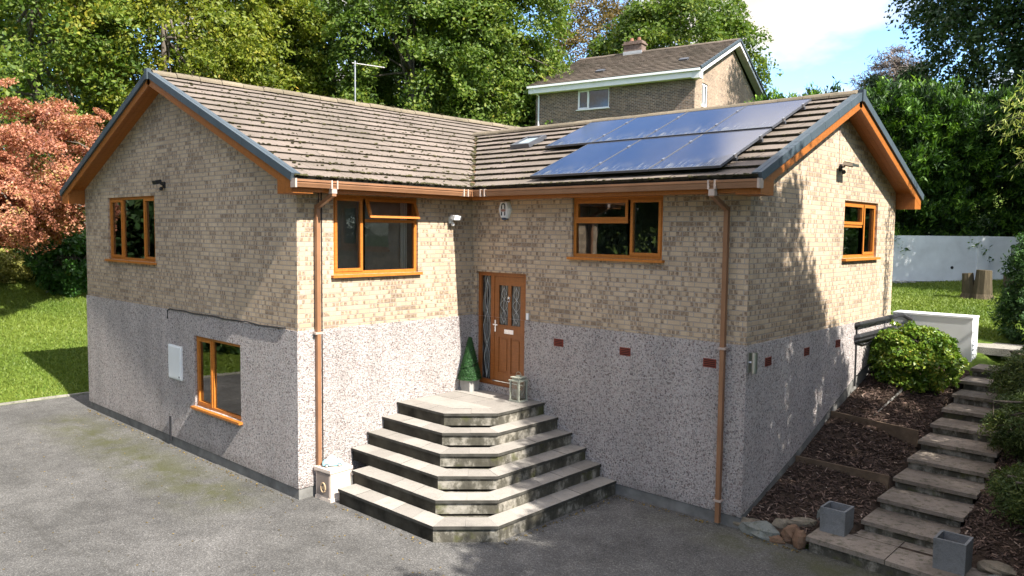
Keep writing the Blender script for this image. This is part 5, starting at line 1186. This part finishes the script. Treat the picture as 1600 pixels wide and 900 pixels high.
shrub('tall dark evergreen shrub filling the gap beside the far gable edge', 128, 33, 2.0, 4.6, LM['dark'], 136, group=SG, leaf=.16, nc=140)
shrub('tall dark evergreen shrub at the left picture edge', -5, 34, 2.3, 4.6, LM['dark'], 137, group=SG, leaf=.16, nc=140)

# leylandii hedge behind the white wall
hg = empty('conifer_hedge', (4, 21.5, 2.9), 'tall dense dark conifer hedge with feathery bright tips behind the white wall', 'hedge')
rng = np.random.default_rng(31); nc = 2000; nl = 85
t = rng.uniform(-6.5, 13, nc); face = rng.random(nc); hz = rng.uniform(0, 1, nc); top = 8.6+.35*np.sin(t*1.3)+.25*np.sin(t*3.1+1)+.25*np.sin(t*5.7)-1.6*np.clip((-2.2-t)/3.5, 0, 1)
z = np.where(face < .72, 3.0+(top-3.0)*hz, top+rng.normal(0, .15, nc)); dep = np.where(face < .72, 1.15+rng.uniform(-.12, .3, nc)+.30*np.sin(t*2.1+z*1.2)+.33*np.sin(z*4.2+t*.7+1.4*np.sin(t*1.7)), rng.uniform(.8, 3.6, nc))
P_ = oW[None]+dW[None]*t[:, None]-nW[None]*dep[:, None]; P_[:, 2] = z
out_ = np.where(face[:, None] < .72, nW[None]*.8+np.array((0, 0, .45)), np.array((.1, -.1, 1.0))[None]); out_ = unit(out_+rng.normal(size=(nc, 3))*.3)
k = rng.uniform(0, 1, (nc, nl, 1)); side = rng.normal(size=(nc, nl, 3))*.16*(1-.5*k)
X = out_[:, None]*k*.62+side; X[..., 2] -= .22*k[..., 0]**2
Cc = (P_[:, None]+X).reshape(-1, 3)-np.array((4, 21.5, 2.9)); dd = unit(out_[:, None]*1.0+rng.normal(size=(nc, nl, 3))*.55).reshape(-1, 3); qq = unit(np.cross(dd, unit(np.array((0, 0, 1.0))+rng.normal(size=(nc*nl, 3))*.6)))
l_ = (rng.uniform(.14, .30, nc*nl)*.5)[:, None]; w_ = (rng.uniform(.035, .075, nc*nl)*.5)[:, None]
Vh = np.stack([Cc-dd*l_, Cc+qq*w_, Cc+dd*l_, Cc-qq*w_], 1)
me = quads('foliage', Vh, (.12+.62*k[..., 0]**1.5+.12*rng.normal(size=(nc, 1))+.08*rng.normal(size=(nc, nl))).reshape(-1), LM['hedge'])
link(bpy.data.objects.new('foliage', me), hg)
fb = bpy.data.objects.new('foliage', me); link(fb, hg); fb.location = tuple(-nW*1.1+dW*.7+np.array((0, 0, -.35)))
m = MB()
for i in range(12):
    q = oW+dW*(-6+i*1.6)-nW*2.1; m.tube([(q[0], q[1], 2.6), (q[0], q[1], 7.6)], [.16, .05], 7)
m.build('trunks', G['bark'], hg)
def conifer(label, x, y, hgt, r, mat, seed, group=None, nc=330, nl=80, leaf=.14, kind='conifer', z0=None, pw=.8, cr=.35, drp=.35):
    g = float(H(x, y)) if z0 is None else z0; o = empty(kind, (x, y, g), label, 'conifer', group); rng = np.random.default_rng(seed)
    h = rng.random(nc)**.8*.98; prof = r*(1-h)**pw*(.75+.25*np.minimum(1, h*6)); a = rng.uniform(0, 6.28, nc); rr_ = prof*rng.uniform(.6, 1.05, nc)
    P = np.stack([np.cos(a)*rr_, np.sin(a)*rr_, .1+h*hgt], 1); out_ = unit(np.stack([np.cos(a), np.sin(a), .5+0*a], 1)+rng.normal(size=(nc, 3))*.2)
    k = rng.random((nc, nl, 1)); X = out_[:, None]*k*cr*1.4+rng.normal(size=(nc, nl, 3))*cr*.3; X[..., 2] -= drp*cr*k[..., 0]**2
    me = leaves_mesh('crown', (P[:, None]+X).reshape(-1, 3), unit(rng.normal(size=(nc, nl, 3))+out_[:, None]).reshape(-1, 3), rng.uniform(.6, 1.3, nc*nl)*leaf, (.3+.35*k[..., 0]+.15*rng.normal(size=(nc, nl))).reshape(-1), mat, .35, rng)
    link(bpy.data.objects.new('crown', me), o); m = MB(); m.tube([(0, 0, -.2), (0, 0, hgt*.9)], [r*.1+.03, .02], 8); m.build('trunk', G['bark'], o, loc=(0, 0, 0))
    return o
p = at(1362, 300, 37); conifer('dark pointed conifer just right of the right gable apex', p[0], p[1], 8.0, 1.9, LM['dark'], 41, z0=3.6)
p = at(1415, 300, 38); conifer('wider dark conifer beneath the bare twiggy tree', p[0], p[1], 8.6, 2.3, LM['dark'], 42, z0=3.6, nc=420)
p = at(1480, 300, 36); conifer('dark conifer between the twiggy tree and the big evergreen', p[0], p[1], 7.0, 2.4, LM['dark'], 43, z0=3.6, nc=420)
# right edge planting
conifer('upright blue-green conifer at the right edge beside the back lawn', 7.62, 9.2, 2.2, .62, LM['conif'], 44, leaf=.09, cr=.2, kind='columnar_conifer', pw=.45, nc=260, drp=0)
def juniper(label, x, y, r, hgt, seed, mat=None):
    return tree('juniper_bush', label, 'shrub', x, y, float(H(x, y))+hgt, r, LM['junip'], seed, nc=210, nl=130, leaf=.065, cr=.2, rz=hgt*.6, under=.9, tintb=.45, aspect=.25, group='feathery conifers right of the garden steps', droop=.3)
juniper('feathery green juniper beside the upper garden steps', 8.50, 5.3, .80, 1.15, 51, LM['conif'])
juniper('feathery yellow-green juniper beside the middle garden steps', 8.72, 3.55, .78, 1.05, 52)
juniper('low green juniper at the right edge beside the lowest steps', 9.12, 1.70, .72, .95, 53)
bs = tree('round_bush', 'rounded glossy yellow-green bush before the heat pump, by the garden steps', 'shrub', 6.32, 5.35, 2.62, .80, LM['laurel'], 60, nc=330, nl=75, leaf=.075, cr=.17, rz=.66, under=.95, zc=1.98, tintb=.48, tspread=.3, lobe=.25, nlobe=40, shell=.6, z0=1.5)
# arching sprays at top right
bp_ = empty('arching_shrub', (9.2, 5.6, 2.2), 'pale green drooping sprays entering at the upper right edge', 'shrub')
rng = np.random.default_rng(9); m = MB(); Vs = []
base = np.array((9.2, 5.6, 2.2))
for tpx, tpy in ((1556, 170), (1568, 188), (1550, 200), (1585, 150), (1580, 262), (1565, 215), (1590, 240), (1593, 128)):
    e = at(tpx, tpy, 14.0+rng.uniform(-.4, .4)); s0 = base+np.array((0, 0, .2)); top_ = np.array(((s0[0]+e[0])/2+.35, (s0[1]+e[1])/2, e[2]+.55)); N = 14
    pts = [(1-t_)**2*s0+2*t_*(1-t_)*top_*np.array((1, 1, 1.05))+t_**2*e for t_ in np.linspace(0, 1, N)]; m.tube(pts, [.018*(1-.85*i/N) for i in range(N)], 5)
    for t_ in rng.uniform(.45, 1.0, 90):
        c = (1-t_)**2*s0+2*t_*(1-t_)*top_*np.array((1, 1, 1.05))+t_**2*e+rng.normal(size=3)*.05; dd = unit(rng.normal(size=3)*.5+np.array((-.3, 0, -.6))); qq = unit(np.cross(dd, rng.normal(size=3))); l_ = rng.uniform(.09, .17)
        Vs.append([c, c+dd*l_*.5+qq*.011, c+dd*l_, c+dd*l_*.5-qq*.011])
m.build('stems', G['bark'], bp_); me = quads('leaves', np.array(Vs)-base, rng.random(len(Vs)), LM['frond']); link(bpy.data.objects.new('leaves', me), bp_)

# trees beside the drive, outside the frame: they throw the dappled shade on the right gable and steps
SHG = 'conifers along the right boundary'
# (x, wall y of the shadow peak, shadow height on the gable, radius)
for i, (x, yw, zw, r_) in enumerate([(12.2, 1.05, 5.0, 1.5), (11.9, .42, 4.5, 1.1), (12.0, 2.25, 3.6, 1.0), (12.6, 3.3, 2.3, 1.2), (12.0, -.7, 4.0, 1.7), (12.0, -.16, 5.5, 1.25), (12.9, -.05, 5.2, 1.1), (12.9, -1.4, 3.2, 1.6), (12.6, -2.0, 2.0, 1.5), (12.4, 5.0, .5, 1.6), (12.6, 6.8, .6, 1.7), (12.6, -3.3, 1.9, 1.4), (12.4, -4.8, 1.7, 1.3), (14.5, 9.2, .6, 1.8), (12.9, 1.6, 3.3, 1.5), (12.9, -.1, 3.3, 1.4)]):
    conifer('tall dark boundary conifer right of the drive, number %s along the row' % ['one', 'two', 'three', 'four', 'five', 'six', 'seven', 'eight', 'nine', 'ten', 'eleven', 'twelve', 'thirteen', 'fourteen', 'fifteen', 'sixteen'][i], x, yw-.07*(x-5.6), zw+.935*(x-5.6)-.3, r_, LM['conif'], 60+i, SHG, nc=190, nl=48, leaf=.2, cr=.33, pw=.5, z0=.2)
tree('broadleaf_tree', 'tree right of the back lawn beyond the boundary', 'tree', 13.5, 19.5, 12.5, 4.2, LM['dark'], 71, nc=260, nl=90, leaf=.26, cr=1.1)
for i, (x, y, h_) in enumerate([(9.6, 17.0, 8.5), (9.9, 19.2, 10.4), (10.4, 21.6, 11.2), (11.0, 24.2, 11.6)]):  # out of view, put in to shade the white wall and lower hedge
    conifer('unseen conifer added to shade the white wall and hedge, number %s from the front' % ['one', 'two', 'three', 'four'][i], x, y, h_, 1.7, LM['conif'], 90+i, 'shade conifers added beside the back lawn', nc=300, leaf=.22, cr=.45, pw=.5)
# trees across the drive, behind the camera: seen only as reflections in the window glass
for i, (x, y, zt, r_) in enumerate([(-14, -21, 15, 5), (-7, -24, 16, 5.5), (2, -28, 15, 5.5), (-20, -15, 14, 5), (11, -29, 14, 5), (-19.5, -9.8, 9, 3.6), (-25, -12, 14, 5), (-28, -7.5, 12, 4)]):
    tree('broadleaf_tree', 'tree across the drive seen only as a reflection, number %s' % ['one', 'two', 'three', 'four', 'five', 'six', 'seven', 'eight'][i], 'tree', x, y, zt, r_, LM['dark'], 80+i, nc=300, nl=80, leaf=.34, cr=1.3, rz=zt*.5, zc=zt*.5, under=1.0, shell=.4, group='trees across the drive', z0=0)
for i, (x, y, r_, h_) in enumerate([(-12.8, -6.9, 1.3, 3.2), (-13.4, -9.2, 1.6, 4.2), (-13.6, -12.0, 1.8, 4.6), (-13.2, -15.2, 1.8, 4.4), (-12.8, -18.5, 1.9, 5.0)]):
    tree('drive_shrub', 'dark evergreen shrub left of the drive, reflected in the lower window, number %s' % ['one', 'two', 'three', 'four', 'five'][i], 'shrub', x, y, h_, r_, LM['dark'], 140+i, nc=120, nl=80, leaf=.2, cr=.5, rz=h_*.55, under=1.0, group='shrubs left of the drive', z0=.2)
# model boat behind the upper left window
sb_ = empty('model_boat', (-6.15, -La+.23, 3.60), 'small white model sailing boat on the sill inside the upper left window', 'ornament')
m = MB(); m.obox((-.22, -.04, 0), (.44, 0, 0), (0, .08, 0), (0, 0, .06)); loc(m, 'hull', G['offw'], sb_, bevel=.01); m = MB(); m.poly([(-.16, .0, .1), (.0, .0, .1), (.0, 0, .72)]); m.poly([(.02, .0, .1), (.14, .0, .1), (.02, 0, .6)]); loc(m, 'sail', G['offw'], sb_)
